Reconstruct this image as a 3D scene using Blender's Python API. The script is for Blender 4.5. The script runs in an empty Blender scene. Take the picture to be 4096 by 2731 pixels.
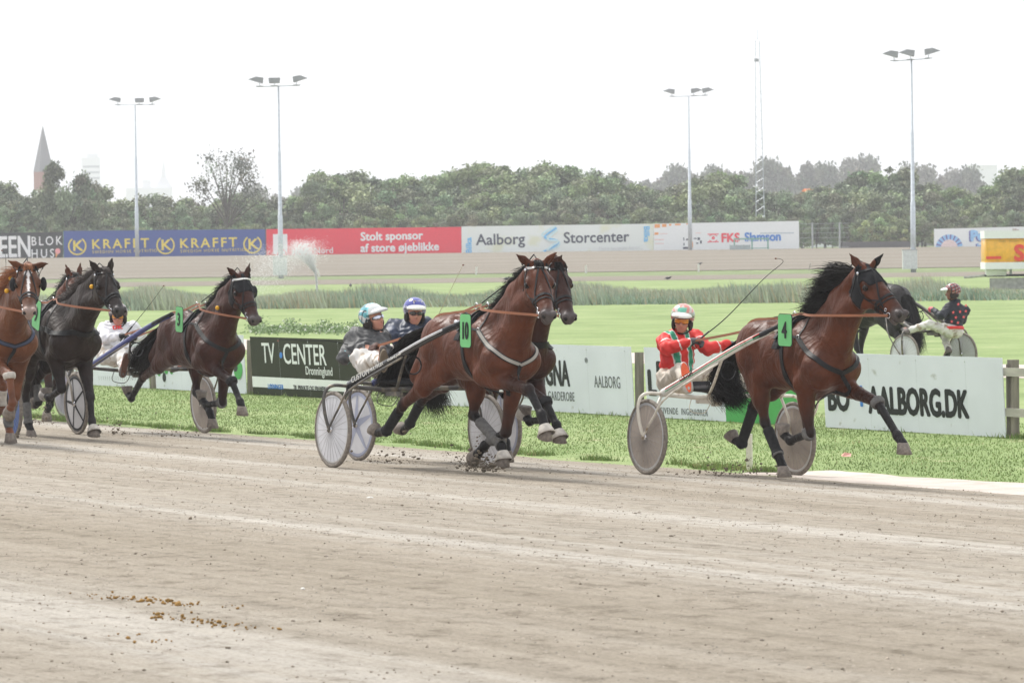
import bpy, math, random
import numpy as np
from math import radians, sin, cos, pi, atan, tan, sqrt
from mathutils import Matrix, Vector
rnd = random.Random(7); rs = np.random.RandomState(11)
A = np.array
sc = bpy.context.scene
# ------------------------------------------------------------- camera
F_PX = 16200.0; CAM_Z = 2.3; PITCH = atan(395.5/F_PX); ROLL = atan(0.0122)
_fw = A([0, cos(PITCH), -sin(PITCH)]); _X = A([1., 0, 0]); _U = A([0, sin(PITCH), cos(PITCH)])
_r = _X*cos(ROLL) - _U*sin(ROLL); _u = _X*sin(ROLL) + _U*cos(ROLL)
CAM = A([0, 0, CAM_Z])
cam = bpy.data.cameras.new('camera'); camo = bpy.data.objects.new('camera', cam)
sc.collection.objects.link(camo); sc.camera = camo
m = Matrix.Identity(4)
for i in range(3):
    m[i][0] = _r[i]; m[i][1] = _u[i]; m[i][2] = -_fw[i]; m[i][3] = CAM[i]
camo.matrix_world = m
cam.sensor_width = 36; cam.lens = 36*F_PX/4096; cam.clip_start = 1; cam.clip_end = 9000
cam.dof.use_dof = True; cam.dof.focus_distance = 40.0; cam.dof.aperture_fstop = 10
# ------------------------------------------------------------- world, sun, exposure
w = bpy.data.worlds.new('World'); sc.world = w; w.use_nodes = True
nt = w.node_tree; nt.nodes.clear()
sky = nt.nodes.new('ShaderNodeTexSky'); sky.sky_type = 'NISHITA'; sky.sun_disc = False
SUN_EL, SUN_AZ = radians(52), radians(-35)
sky.sun_elevation = SUN_EL; sky.sun_rotation = SUN_AZ
sky.air_density = 1.0; sky.dust_density = 6.0; sky.ozone_density = 1.0
mixn = nt.nodes.new('ShaderNodeMix'); mixn.data_type = 'RGBA'; mixn.inputs[0].default_value = 0.86
nt.links.new(sky.outputs[0], mixn.inputs[6]); mixn.inputs[7].default_value = (9.3, 9.5, 9.8, 1)
bg = nt.nodes.new('ShaderNodeBackground'); bg.inputs[1].default_value = 0.1
wo = nt.nodes.new('ShaderNodeOutputWorld')
nt.links.new(mixn.outputs[2], bg.inputs[0]); nt.links.new(bg.outputs[0], wo.inputs[0])
sl = bpy.data.lights.new('sun', 'SUN'); sl.energy = 3.0; sl.angle = radians(13); sl.color = (1, .97, .92)
so = bpy.data.objects.new('sun', sl); sc.collection.objects.link(so)
sdir = A([sin(SUN_AZ)*cos(SUN_EL), cos(SUN_AZ)*cos(SUN_EL), sin(SUN_EL)])
so.rotation_euler = Vector(sdir).to_track_quat('Z', 'Y').to_euler()
sc.view_settings.view_transform = 'Standard'; sc.view_settings.look = 'None'
sc.view_settings.exposure = 0.55; sc.view_settings.gamma = 1
sc.cycles.volume_bounces = 0; sc.cycles.max_bounces = 6; sc.cycles.transparent_max_bounces = 12
# ------------------------------------------------------------- projection helpers
def ray(u, v):
    d = _fw + _r*((u-2048)/F_PX) + _u*((1365.5-v)/F_PX)
    return d/d[1]                       # per metre of distance along y
def P(u, v, D): return CAM + ray(u, v)*D
def crop(x0, y0, s): return lambda x, y: (x0+x*s, y0+y*s)
d2 = crop(0, 0, 4096/2352)             # whole-photo view, 2352 px wide
TH = radians(59.5)
RV = A([cos(TH), -sin(TH), 0]); NV = A([sin(TH), cos(TH), 0])   # along the rail, across to the infield
def sm(x, a, b):
    t = np.clip((x-a)/(b-a), 0, 1); return t*t*(3-2*t)
def G(x, y):
    x = np.asarray(x, float); y = np.asarray(y, float)
    n = x*NV[0]+y*NV[1]
    z = np.clip(0.045*(21.3-n), -0.09, 0.40)
    z = z*(1-sm(y, 90, 130))
    z = z + 1.41*np.clip((y-296)/(352-296), 0, 1)
    z = z - 2.6*sm(y, 420, 700)
    return z
def ground(u, v):
    r = ray(u, v); z = 0.
    for _ in range(30):
        D = (z-CAM_Z)/r[2]; p = CAM+r*D; z = 0.5*z+0.5*float(G(p[0], p[1]))
    return A([p[0], p[1], float(G(p[0], p[1]))])
def tn(t, n, z=None):
    p = RV*t + NV*n
    return A([p[0], p[1], float(G(p[0], p[1])) if z is None else z])
def nrm(v): v = A(v, float); return v/(np.linalg.norm(v)+1e-12)
# ------------------------------------------------------------- scene helpers
C = sc.collection
def tag(o, label=None, cat=None, group=None, kind=None):
    if label: o['label'] = label
    if cat: o['category'] = cat
    if group: o['group'] = group
    if kind: o['kind'] = kind
    return o
def thing(name, label, cat, loc=(0, 0, 0), rz=0, group=None):
    o = bpy.data.objects.new(name, None); C.objects.link(o); o.empty_display_size = .3
    o.location = tuple(loc); o.rotation_euler = (0, 0, rz)
    return tag(o, label, cat, group)
def mesh(name, V, Fc, mat=None, parent=None, smooth=False, cols=None, mats=None, midx=None):
    me = bpy.data.meshes.new(name)
    V = np.asarray(V, float).reshape(-1, 3)
    if isinstance(Fc, np.ndarray):
        k = Fc.shape[1]; nf = len(Fc)
        me.vertices.add(len(V)); me.vertices.foreach_set('co', V.ravel())
        me.loops.add(nf*k); me.loops.foreach_set('vertex_index', Fc.astype(np.int32).ravel())
        me.polygons.add(nf); me.polygons.foreach_set('loop_start', (np.arange(nf)*k).astype(np.int32))
        me.polygons.foreach_set('loop_total', np.full(nf, k, np.int32))
        me.update(calc_edges=True)
    else:
        me.from_pydata([tuple(p) for p in V], [], [tuple(f) for f in Fc])
    if smooth: me.polygons.foreach_set('use_smooth', np.ones(len(me.polygons), bool))
    if cols is not None:
        ca = me.color_attributes.new('Col', 'FLOAT_COLOR', 'POINT')
        cc = np.ones((len(V), 4)); cc[:, :3] = cols; ca.data.foreach_set('color', cc.ravel())
    if mats:
        for q in mats: me.materials.append(q)
        if midx is not None: me.polygons.foreach_set('material_index', np.asarray(midx, np.int32))
    elif mat: me.materials.append(mat)
    me.validate(); me.update()
    o = bpy.data.objects.new(name, me); C.objects.link(o)
    if parent: o.parent = parent
    return o
class MB:
    def __init__(s): s.v = []; s.f = []; s.m = []; s.cur = 0
    def add(s, V, Fc):
        b = len(s.v); s.v += [tuple(p) for p in V]; s.f += [tuple(i+b for i in f) for f in Fc]; s.m += [s.cur]*len(Fc); return s
    def box(s, c, d, R=None):
        c = A(c, float); h = A(d, float)/2
        V = [A([x, y, z])*h for x in (-1, 1) for y in (-1, 1) for z in (-1, 1)]
        if R is not None: V = [R@p for p in V]
        return s.add([p+c for p in V], [(0, 1, 3, 2), (4, 6, 7, 5), (0, 4, 5, 1), (2, 3, 7, 6), (0, 2, 6, 4), (1, 5, 7, 3)])
    def tube(s, pts, r, n=8, cap=True, sq=1.0, up=None):
        pts = [A(p, float) for p in pts]; m_ = len(pts)
        rr = [r]*m_ if np.isscalar(r) else list(r)
        V = []; u0 = A([0, 0, 1.]) if up is None else A(up, float)
        for i, p in enumerate(pts):
            t = nrm(pts[min(i+1, m_-1)]-pts[max(i-1, 0)])
            a = np.cross(t, u0)
            if np.linalg.norm(a) < 1e-3: a = np.cross(t, A([0, 1., 0.01]))
            a = nrm(a); b = nrm(np.cross(a, t)); 
            for k in range(n):
                q = 2*pi*k/n; V.append(p+(a*cos(q)+b*sin(q)*sq)*rr[i])
        Fc = [(i*n+k, i*n+(k+1) % n, (i+1)*n+(k+1) % n, (i+1)*n+k) for i in range(m_-1) for k in range(n)]
        if cap: Fc += [tuple(range(n-1, -1, -1)), tuple((m_-1)*n+k for k in range(n))]
        return s.add(V, Fc)
    def sphere(s, c, r, n=12, k=8):
        r = A([r, r, r]) if np.isscalar(r) else A(r, float); c = A(c, float)
        V = [c+r*A([0, 0, 1])]
        for i in range(1, k):
            a = pi*i/k
            for j in range(n): b = 2*pi*j/n; V.append(c+r*A([sin(a)*cos(b), sin(a)*sin(b), cos(a)]))
        V.append(c-r*A([0, 0, 1]))
        Fc = [(0, 1+j, 1+(j+1) % n) for j in range(n)]
        for i in range(k-2):
            for j in range(n): Fc.append((1+i*n+j, 1+(i+1)*n+j, 1+(i+1)*n+(j+1) % n, 1+i*n+(j+1) % n))
        e = 1+(k-2)*n; Fc += [(e+(j+1) % n, e+j, len(V)-1) for j in range(n)]
        return s.add(V, Fc)
    def lathe(s, prof, c, ax, n=32):            # prof: (radius, height along ax)
        c = A(c, float); ax = nrm(ax); a = nrm(np.cross(ax, [0.1, .2, 1.] if abs(ax[2]) < .9 else [1, 0, 0])); b = np.cross(ax, a)
        V = [c+ax*h+(a*cos(2*pi*k/n)+b*sin(2*pi*k/n))*r for r, h in prof for k in range(n)]
        Fc = [(i*n+k, i*n+(k+1) % n, (i+1)*n+(k+1) % n, (i+1)*n+k) for i in range(len(prof)-1) for k in range(n)]
        return s.add(V, Fc)
    def build(s, name, mat, parent=None, smooth=False):
        if isinstance(mat, (list, tuple)): return mesh(name, s.v, s.f, parent=parent, smooth=smooth, mats=mat, midx=s.m)
        return mesh(name, s.v, s.f, mat, parent, smooth)
# ------------------------------------------------------------- materials
MATS = {}
def mat(name, col, rough=.6, metal=0, var=.12, nscale=6., bump=0., bscale=40., vc=False, spec=.25, trans=0, alpha=1, dirt=None, coat=0, sheen=0, coord='Object', stretch=None):
    if name in MATS: return MATS[name]
    M = bpy.data.materials.new(name); M.use_nodes = True; MATS[name] = M
    t = M.node_tree; N = t.nodes; L = t.links; b = N['Principled BSDF']
    b.inputs['Roughness'].default_value = rough; b.inputs['Metallic'].default_value = metal
    b.inputs['Specular IOR Level'].default_value = spec
    if trans: b.inputs['Transmission Weight'].default_value = trans
    if alpha < 1: b.inputs['Alpha'].default_value = alpha
    if coat: b.inputs['Coat Weight'].default_value = coat
    if sheen: b.inputs['Sheen Weight'].default_value = sheen
    tc = N.new('ShaderNodeTexCoord'); src = tc.outputs[coord]
    if stretch:
        mp = N.new('ShaderNodeMapping'); mp.inputs['Scale'].default_value = stretch; L.new(src, mp.inputs[0]); src = mp.outputs[0]
    no = N.new('ShaderNodeTexNoise'); no.inputs['Scale'].default_value = nscale; no.inputs['Detail'].default_value = 6; L.new(src, no.inputs[0])
    mr = N.new('ShaderNodeMapRange'); mr.inputs[1].default_value = .3; mr.inputs[2].default_value = .7
    mr.inputs[3].default_value = 1-var; mr.inputs[4].default_value = 1+var; L.new(no.outputs[0], mr.inputs[0])
    vm = N.new('ShaderNodeVectorMath'); vm.operation = 'SCALE'; L.new(mr.outputs[0], vm.inputs['Scale'])
    if vc:
        at = N.new('ShaderNodeVertexColor'); at.layer_name = 'Col'; L.new(at.outputs[0], vm.inputs[0])
    else: vm.inputs[0].default_value = col[:3]
    out = vm.outputs[0]
    if dirt:
        n2 = N.new('ShaderNodeTexNoise'); n2.inputs['Scale'].default_value = dirt[1]; n2.inputs['Detail'].default_value = 8; L.new(src, n2.inputs[0])
        r2 = N.new('ShaderNodeMapRange'); r2.inputs[1].default_value = dirt[2]; r2.inputs[2].default_value = dirt[2]+.12; L.new(n2.outputs[0], r2.inputs[0])
        mx = N.new('ShaderNodeMix'); mx.data_type = 'RGBA'; L.new(r2.outputs[0], mx.inputs[0]); L.new(out, mx.inputs[6]); mx.inputs[7].default_value = (*dirt[0], 1); out = mx.outputs[2]
    L.new(out, b.inputs['Base Color'])
    if bump:
        bn = N.new('ShaderNodeTexNoise'); bn.inputs['Scale'].default_value = bscale; bn.inputs['Detail'].default_value = 4; L.new(src, bn.inputs[0])
        bu = N.new('ShaderNodeBump'); bu.inputs['Strength'].default_value = bump; bu.inputs['Distance'].default_value = .02
        L.new(bn.outputs[0], bu.inputs['Height']); L.new(bu.outputs[0], b.inputs['Normal'])
    return M
def text(s, size, mt, parent, loc, ex, up=(0, 0, 1), name='lettering', bold=0., sx=1., align='LEFT', depth=.004, spacing=1., font_shear=0., valign='BOTTOM_BASELINE'):
    cu = bpy.data.curves.new('t', 'FONT'); cu.body = s; cu.size = size; cu.extrude = depth; cu.offset = 0
    cu.align_x = align; cu.space_character = spacing; cu.shear = font_shear; cu.resolution_u = 3
    cu.align_y = valign
    ob = bpy.data.objects.new('t', cu); C.objects.link(ob)
    dg = bpy.context.evaluated_depsgraph_get(); me = bpy.data.meshes.new_from_object(ob.evaluated_get(dg))
    bpy.data.objects.remove(ob); bpy.data.curves.remove(cu)
    ex = nrm(ex); up = nrm(A(up)-ex*np.dot(up, ex)); nz = np.cross(ex, up)
    co = np.empty(len(me.vertices)*3); me.vertices.foreach_get('co', co); co = co.reshape(-1, 3)
    co = A(loc)+np.outer(co[:, 0]*sx, ex)+np.outer(co[:, 1], up)+np.outer(co[:, 2], nz)
    me.vertices.foreach_set('co', co.ravel()); me.update()
    if bold > 0:
        nv = len(co); ps = [list(p.vertices) for p in me.polygons]; VV = []; FF = []
        b_ = bold*.8
        for k, (dx, dy) in enumerate(((0, 0), (b_, 0), (-b_, 0), (0, b_), (0, -b_), (b_*.7, b_*.7), (-b_*.7, b_*.7), (b_*.7, -b_*.7), (-b_*.7, -b_*.7))):
            VV.append(co+ex*dx+up*dy+nz*depth*.04*(k+1)); FF += [[i+nv*k for i in f] for f in ps]
        bpy.data.meshes.remove(me); me = bpy.data.meshes.new(name); me.from_pydata([tuple(v) for v in np.concatenate(VV)], [], FF)
    me.materials.clear(); me.materials.append(mt); me.name = name
    o = bpy.data.objects.new(name, me); C.objects.link(o)
    if parent: o.parent = parent
    return o
# ------------------------------------------------------------- signed distance modelling
class Frame:
    def __init__(s, o, th): s.o = A(o, float); s.th = th; c, n = cos(th), -sin(th); s.H = A([c, n, 0]); s.L = A([-n, c, 0]); s.rz = math.atan2(n, c)
    def to(s, p): q = A(p, float)-s.o; return A([q@s.H, q@s.L, q[2]])
    def fr(s, p): return s.o+s.H*p[0]+s.L*p[1]+A([0, 0, p[2]])
    def px(s, uv, y):
        r = ray(*uv); D = (y+(s.o-CAM)@s.L)/(r@s.L); return s.to(CAM+r*D)
def rc(a, b, ra, rb, k=.03, c=None, ax=None, sq=1.0): return ('rc', A(a, float), A(b, float), ra, rb, k, c, None if ax is None else nrm(ax), sq)
def el(cn, r, k=.04, c=None, R=None): return ('el', A(cn, float), A(r, float), k, c, R)
def sub(cn, r, k=.01, R=None): return ('sub', A(cn, float), A(r, float), k, None, R)
def pd(pr, X):
    if pr[0] == 'rc':
        _, a, b, ra, rb, k, c, ax, sq = pr
        s_ = 1.
        if ax is not None and sq != 1.0:
            f = 1/sq-1; mid = (a+b)/2; X = X+((X-mid)@ax)[..., None]*ax*f; s_ = sq
            a = a+ax*((a-mid)@ax)*f; b = b+ax*((b-mid)@ax)*f
        ab = b-a; L2 = ab@ab+1e-12; h = np.clip(((X-a)@ab)/L2, 0, 1)
        q = X-a-h[..., None]*ab
        return (np.sqrt((q*q).sum(-1))-(ra+(rb-ra)*h))*s_
    cn, r, R = pr[1], pr[2], pr[5]
    q = X-cn
    if R is not None: q = q@R
    k0 = np.sqrt(((q/r)**2).sum(-1)); k1 = np.sqrt(((q/(r*r))**2).sum(-1))+1e-9
    return k0*(k0-1)/k1
def pk(pr): return pr[5] if pr[0] == 'rc' else pr[3]
def pc(pr): return pr[6] if pr[0] == 'rc' else pr[4]
def smin(a, b, k):
    h = np.maximum(k-np.abs(a-b), 0)/k; return np.minimum(a, b)-h*h*k*.25
def smax(a, b, k): return -smin(-a, -b, k)
def pbox(pr):
    if pr[0] == 'rc': r = max(pr[3], pr[4]); return np.minimum(pr[1], pr[2])-r, np.maximum(pr[1], pr[2])+r
    r = pr[2].max(); return pr[1]-r, pr[1]+r
class Body:
    def __init__(s, prims): s.p = prims
    def ev(s, X):
        Fv = np.full(X.shape[:-1], 1e3)
        for pr in s.p:
            d = pd(pr, X); Fv = smax(Fv, -d, pk(pr)) if pr[0] == 'sub' else smin(Fv, d, pk(pr))
        return Fv
    def col(s, X, default=(.1, .1, .1)):
        W = np.zeros(len(X)); K = np.zeros((len(X), 3))
        ps = [p for p in s.p if p[0] != 'sub']
        D = np.stack([pd(p, X) for p in ps]); D = D-D.min(0)
        for p, d in zip(ps, D):
            w_ = np.exp(-d/.012); W += w_; K += w_[:, None]*A(pc(p) if pc(p) is not None else default)
        return K/W[:, None]
    def grid(s, lo, hi, vox):
        lo = A(lo, float); n = np.ceil((A(hi)-lo)/vox).astype(int)+1
        ax = [lo[i]+vox*np.arange(n[i]) for i in range(3)]
        Fv = np.full(n, 1e3)
        for pr in s.p:
            k = pk(pr); a, b = pbox(pr); m_ = k+3*vox+.02
            i0 = np.clip(np.floor((a-m_-lo)/vox).astype(int), 0, n); i1 = np.clip(np.ceil((b+m_-lo)/vox).astype(int)+1, 0, n)
            if (i1 <= i0).any(): continue
            sl_ = tuple(slice(p, q) for p, q in zip(i0, i1))
            X = np.stack(np.meshgrid(*[ax[i][sl_[i]] for i in range(3)], indexing='ij'), -1)
            d = pd(pr, X); Fv[sl_] = smax(Fv[sl_], -d, k) if pr[0] == 'sub' else smin(Fv[sl_], d, k)
        return Fv, lo
    def bounds(s, pad=.05):
        b = [pbox(p) for p in s.p if p[0] != 'sub']
        return np.min([q[0] for q in b], 0)-pad, np.max([q[1] for q in b], 0)+pad
    def grad(s, X, e=.004):
        g = np.stack([s.ev(X+A(d))-s.ev(X-A(d)) for d in ([e, 0, 0], [0, e, 0], [0, 0, e])], -1)
        return g/(np.linalg.norm(g, axis=-1, keepdims=True)+1e-9)
    def snap(s, X, off=0.):
        X = A(X, float)
        for _ in range(7):
            X = X-s.grad(X)*np.clip((s.ev(X)-off), -.06, .06)[:, None]*.9
        return X
def nets(Fv, lo, vox, relax=1):
    ins = Fv < 0; n = A(Fv.shape)
    cn = np.zeros(n-1); ps = np.zeros(tuple(n-1)+(3,))
    dm = [(0, 0, 0), (1, 0, 0), (0, 1, 0), (1, 1, 0), (0, 0, 1), (1, 0, 1), (0, 1, 1), (1, 1, 1)]
    def S(a, o): return a[o[0]:n[0]-1+o[0], o[1]:n[1]-1+o[1], o[2]:n[2]-1+o[2]]
    for a in range(8):
        for ax in range(3):
            if dm[a][ax]: continue
            o2 = list(dm[a]); o2[ax] = 1
            f0, f1 = S(Fv, dm[a]), S(Fv, o2); cr = S(ins, dm[a]) != S(ins, o2)
            t = np.where(cr, f0/np.where(cr, f0-f1, 1), 0); cn += cr
            for j in range(3): ps[..., j] += np.where(cr, dm[a][j]+(t if j == ax else 0), 0)
    act = cn > 0; idx = np.full(act.shape, -1, np.int64); na = int(act.sum()); idx[act] = np.arange(na)
    ijk = np.argwhere(act); V = lo+vox*(ijk+ps[act]/cn[act][:, None])
    Q = []
    for ax in range(3):
        o1, o2 = (ax+1) % 3, (ax+2) % 3
        s0 = [slice(1, -1)]*3; s0[ax] = slice(0, n[ax]-1); s1 = list(s0); s1[ax] = slice(1, n[ax])
        a0, a1 = ins[tuple(s0)], ins[tuple(s1)]
        for flip in (0, 1):
            g = np.argwhere(a0 & ~a1 if not flip else ~a0 & a1)
            if not len(g): continue
            g[:, o1] += 1; g[:, o2] += 1
            def c(d1, d2_):
                h = g.copy(); h[:, o1] += d1; h[:, o2] += d2_; return idx[h[:, 0], h[:, 1], h[:, 2]]
            q = np.stack([c(-1, -1), c(0, -1), c(0, 0), c(-1, 0)], 1); Q.append(q[:, ::-1] if flip else q)
    Q = np.concatenate(Q) if Q else np.zeros((0, 4), int)
    Q = Q[(Q >= 0).all(1)]
    for _ in range(relax):
        Sm = np.zeros_like(V); Cn = np.zeros(len(V))
        for a, b in ((0, 1), (1, 2), (2, 3), (3, 0)):
            np.add.at(Sm, Q[:, a], V[Q[:, b]]); np.add.at(Cn, Q[:, a], 1); np.add.at(Sm, Q[:, b], V[Q[:, a]]); np.add.at(Cn, Q[:, b], 1)
        k = Cn > 0; V[k] = V[k]*.5+.5*Sm[k]/Cn[k][:, None]
    return V, Q
def sdf_part(name, body, mt, parent, vox, off=0., region=None, bounds=None, colf=None, relax=1, noise=None):
    lo, hi = bounds if bounds is not None else body.bounds(.04+max(off, 0))
    Fv, lo = body.grid(lo, hi, vox); n = Fv.shape
    Fv = Fv-off
    if region is not None or noise is not None:
        X = np.stack(np.meshgrid(*[lo[i]+vox*np.arange(n[i]) for i in range(3)], indexing='ij'), -1)
        if noise is not None:
            near = np.abs(Fv) < .06; Fv[near] += noise(X[near])
        if region is not None: Fv = np.maximum(Fv, region(X))
    for a in range(3):                              # close the boundary
        s_ = [slice(None)]*3; s_[a] = 0; Fv[tuple(s_)] = np.maximum(Fv[tuple(s_)], .01); s_[a] = -1; Fv[tuple(s_)] = np.maximum(Fv[tuple(s_)], .01)
    V, Q = nets(Fv, lo, vox, relax)
    return mesh(name, V, Q, mt, parent, True, cols=None if colf is None else colf(V))
def ribbon(name, pts, nrmls, w_, th, mt, parent, closed=False):
    pts = A(pts); n = len(pts); V = []; Fc = []
    for i in range(n):
        a = pts[(i+1) % n if closed else min(i+1, n-1)]-pts[(i-1) % n if closed else max(i-1, 0)]
        t = nrm(a); s_ = nrm(np.cross(nrmls[i], t)); q = nrm(nrmls[i])
        ww = w_ if np.isscalar(w_) else w_[i]
        for a_, b_ in ((-1, 0), (1, 0), (1, 1), (-1, 1)): V.append(pts[i]+s_*a_*ww/2+q*th*b_)
    m_ = n if closed else n-1
    for i in range(m_):
        j = (i+1) % n
        for k in range(4): Fc.append((i*4+k, j*4+k, j*4+(k+1) % 4, i*4+(k+1) % 4))
    if not closed: Fc += [(0, 1, 2, 3), (n*4-1, n*4-2, n*4-3, n*4-4)]
    return mesh(name, V, Fc, mt, parent)
def dens(wp, step=.02, closed=False):
    wp = [A(p, float) for p in wp]
    if closed: wp = wp+[wp[0]]
    out = []
    K = len(wp)
    for i in range(K-1):
        p0 = wp[i-1] if i > 0 else (wp[-2] if closed else wp[0]); p1, p2 = wp[i], wp[i+1]
        p3 = wp[i+2] if i+2 < K else (wp[1] if closed else wp[-1])
        m_ = max(2, int(np.linalg.norm(p2-p1)/step))
        for j in range(m_):
            t = j/m_; out.append(.5*((2*p1)+(-p0+p2)*t+(2*p0-5*p1+4*p2-p3)*t*t+(-p0+3*p1-3*p2+p3)*t**3))
    if not closed: out.append(wp[-1])
    return A(out)
def strap(name, body, wp, w_, mt, parent, th=.006, closed=False, off=.002, step=.02):
    X = body.snap(dens(wp, step, closed), off)
    for _ in range(2):
        Y = X.copy(); Y[1:-1] = (X[:-2]+X[2:]+2*X[1:-1])/4; X = Y
    return ribbon(name, X, body.grad(X), w_, th, mt, parent, closed)
def strands(name, guides, n, mt, parent, spread=.02, wid=.005, seed=1, curl=.01, tipspread=2.5, lenvar=.3):
    """guides: list of polylines (k,3); every strand mixes two neighbouring guides"""
    r = np.random.RandomState(seed); g = A(guides); ng, k, _ = g.shape; V = []; Fc = []
    for i in range(n):
        a = r.uniform(0, ng-1); i0 = min(int(a), ng-2) if ng > 1 else 0; f = a-i0 if ng > 1 else 0
        pl = g[i0]*(1-f)+g[min(i0+1, ng-1)]*f
        lim = 1-r.rand()*lenvar; off = r.normal(0, spread, 3); cu = r.normal(0, curl, 3); ph = r.uniform(0, 6); fr = r.uniform(3, 7)
        b = len(V); t0 = np.linspace(0, 1, k)
        for j in range(k):
            t = t0[j]*lim*(k-1); j0 = min(int(t), k-2); p = pl[j0]*(1-(t-j0))+pl[j0+1]*(t-j0)
            p = p+off*(.35+tipspread*t0[j])+cu*sin(ph+fr*t0[j])*t0[j]
            w2 = wid*(1-.8*t0[j])
            sd = A([r.normal(0, .15), .5, .1]) if i % 2 else A([.1, r.normal(0, .2), 1.])
            sd = nrm(sd)*w2
            V += [p-sd, p+sd]
        Fc += [(b+2*j, b+2*j+1, b+2*j+3, b+2*j+2) for j in range(k-1)]
    return mesh(name, A(V), A(Fc), mt, parent)
# ------------------------------------------------------------- shared materials
M_black = mat('black_leather', (.009, .009, .010), .5, bump=.1)
M_dark = mat('dark_rubber', (.018, .018, .02), .7)
M_steel = mat('steel', (.62, .62, .64), .25, 1)
M_tan = mat('tan_leather', (.25, .095, .045), .5)
M_whitep = mat('white_paint', (.72, .71, .67), .35, dirt=((.35, .28, .2), 9, .56))
M_hoofm = mat('horn', (.20, .17, .145), .7, var=.3, nscale=30)
M_boot = mat('neoprene_boot', (.020, .020, .021), .85, var=.3, nscale=25, bump=.2)
M_bootg = mat('grey_boot', (.13, .125, .12), .85, var=.3, nscale=25, bump=.2)
M_bootw = mat('pale_boot', (.5, .46, .41), .8, var=.25, nscale=20)
M_felt = mat('black_hood', (.010, .010, .012), .8, bump=.15, bscale=200)
M_eye = mat('horse_eye', (.01, .007, .006), .08, var=0)
M_hairk = mat('black_hair', (.007, .005, .0045), .55, var=.5, nscale=40)
M_hairc = mat('chestnut_hair', (.28, .11, .045), .5, var=.35, nscale=40)
M_hairg = mat('grizzled_hair', (.07, .055, .05), .55, var=.5, nscale=30)
M_green = mat('number_green', (.16, .50, .19), .45, var=.05)
M_ink = mat('printed_black', (.02, .022, .022), .6, var=.05)
M_coat = mat('horse_coat', (1, 1, 1), .46, var=.34, nscale=5, bump=.30, bscale=22, vc=True, spec=.20, dirt=((.22, .17, .12), 70, .71))
_t = M_coat.node_tree; _N = _t.nodes; _b = _N['Principled BSDF']; _old = _b.inputs['Normal'].links[0].from_node
_n = _N.new('ShaderNodeTexNoise'); _n.inputs['Scale'].default_value = 5.5; _n.inputs['Detail'].default_value = 3; _n.inputs['Distortion'].default_value = .8; _mp = _N.new('ShaderNodeMapping'); _mp.inputs['Scale'].default_value = (1.3, 1, .7)
_t.links.new(_N['Texture Coordinate'].outputs['Object'], _mp.inputs[0]); _t.links.new(_mp.outputs[0], _n.inputs[0]); _bu = _N.new('ShaderNodeBump'); _bu.inputs['Strength'].default_value = .55; _bu.inputs['Distance'].default_value = .06
_t.links.new(_n.outputs[0], _bu.inputs['Height']); _t.links.new(_bu.outputs[0], _old.inputs['Normal'])
M_yel = mat('yellow_plug', (.8, .42, .03), .6)
M_fleece = mat('white_fleece', (.7, .7, .68), .9, bump=.3, bscale=150)
BAY = (.084, .0225, .0080); BAY2 = (.042, .0115, .0055); BLK = (.009, .0075, .0075); CHE = (.120, .042, .017); DKB = (.020, .0105, .007); GRY = (.055, .05, .05)
MZ = (.085, .072, .07)

def head_frame(fr, poll, muz, length, roll=0, sign=-1):
    """poll: local point; muz: pixel; the muzzle lies at the given distance, towards the camera for sign -1"""
    r = ray(*muz); o = fr.to(CAM); q = fr.to(CAM+r)-o; q = q/np.linalg.norm(q)
    b = (poll-o)@q; dm = (poll-o)-b*q; h2 = length**2-dm@dm
    s_ = sqrt(max(h2, 0)); tip = o+q*(b+sign*s_)
    X = nrm(tip-poll); Z = nrm(A([0, 0, 1.])-X*X[2]); Y = np.cross(Z, X)
    c, s = cos(roll), sin(roll); Y, Z = Y*c+Z*s, Z*c-Y*s
    return np.stack([X, Y, Z], 1), tip

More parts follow.
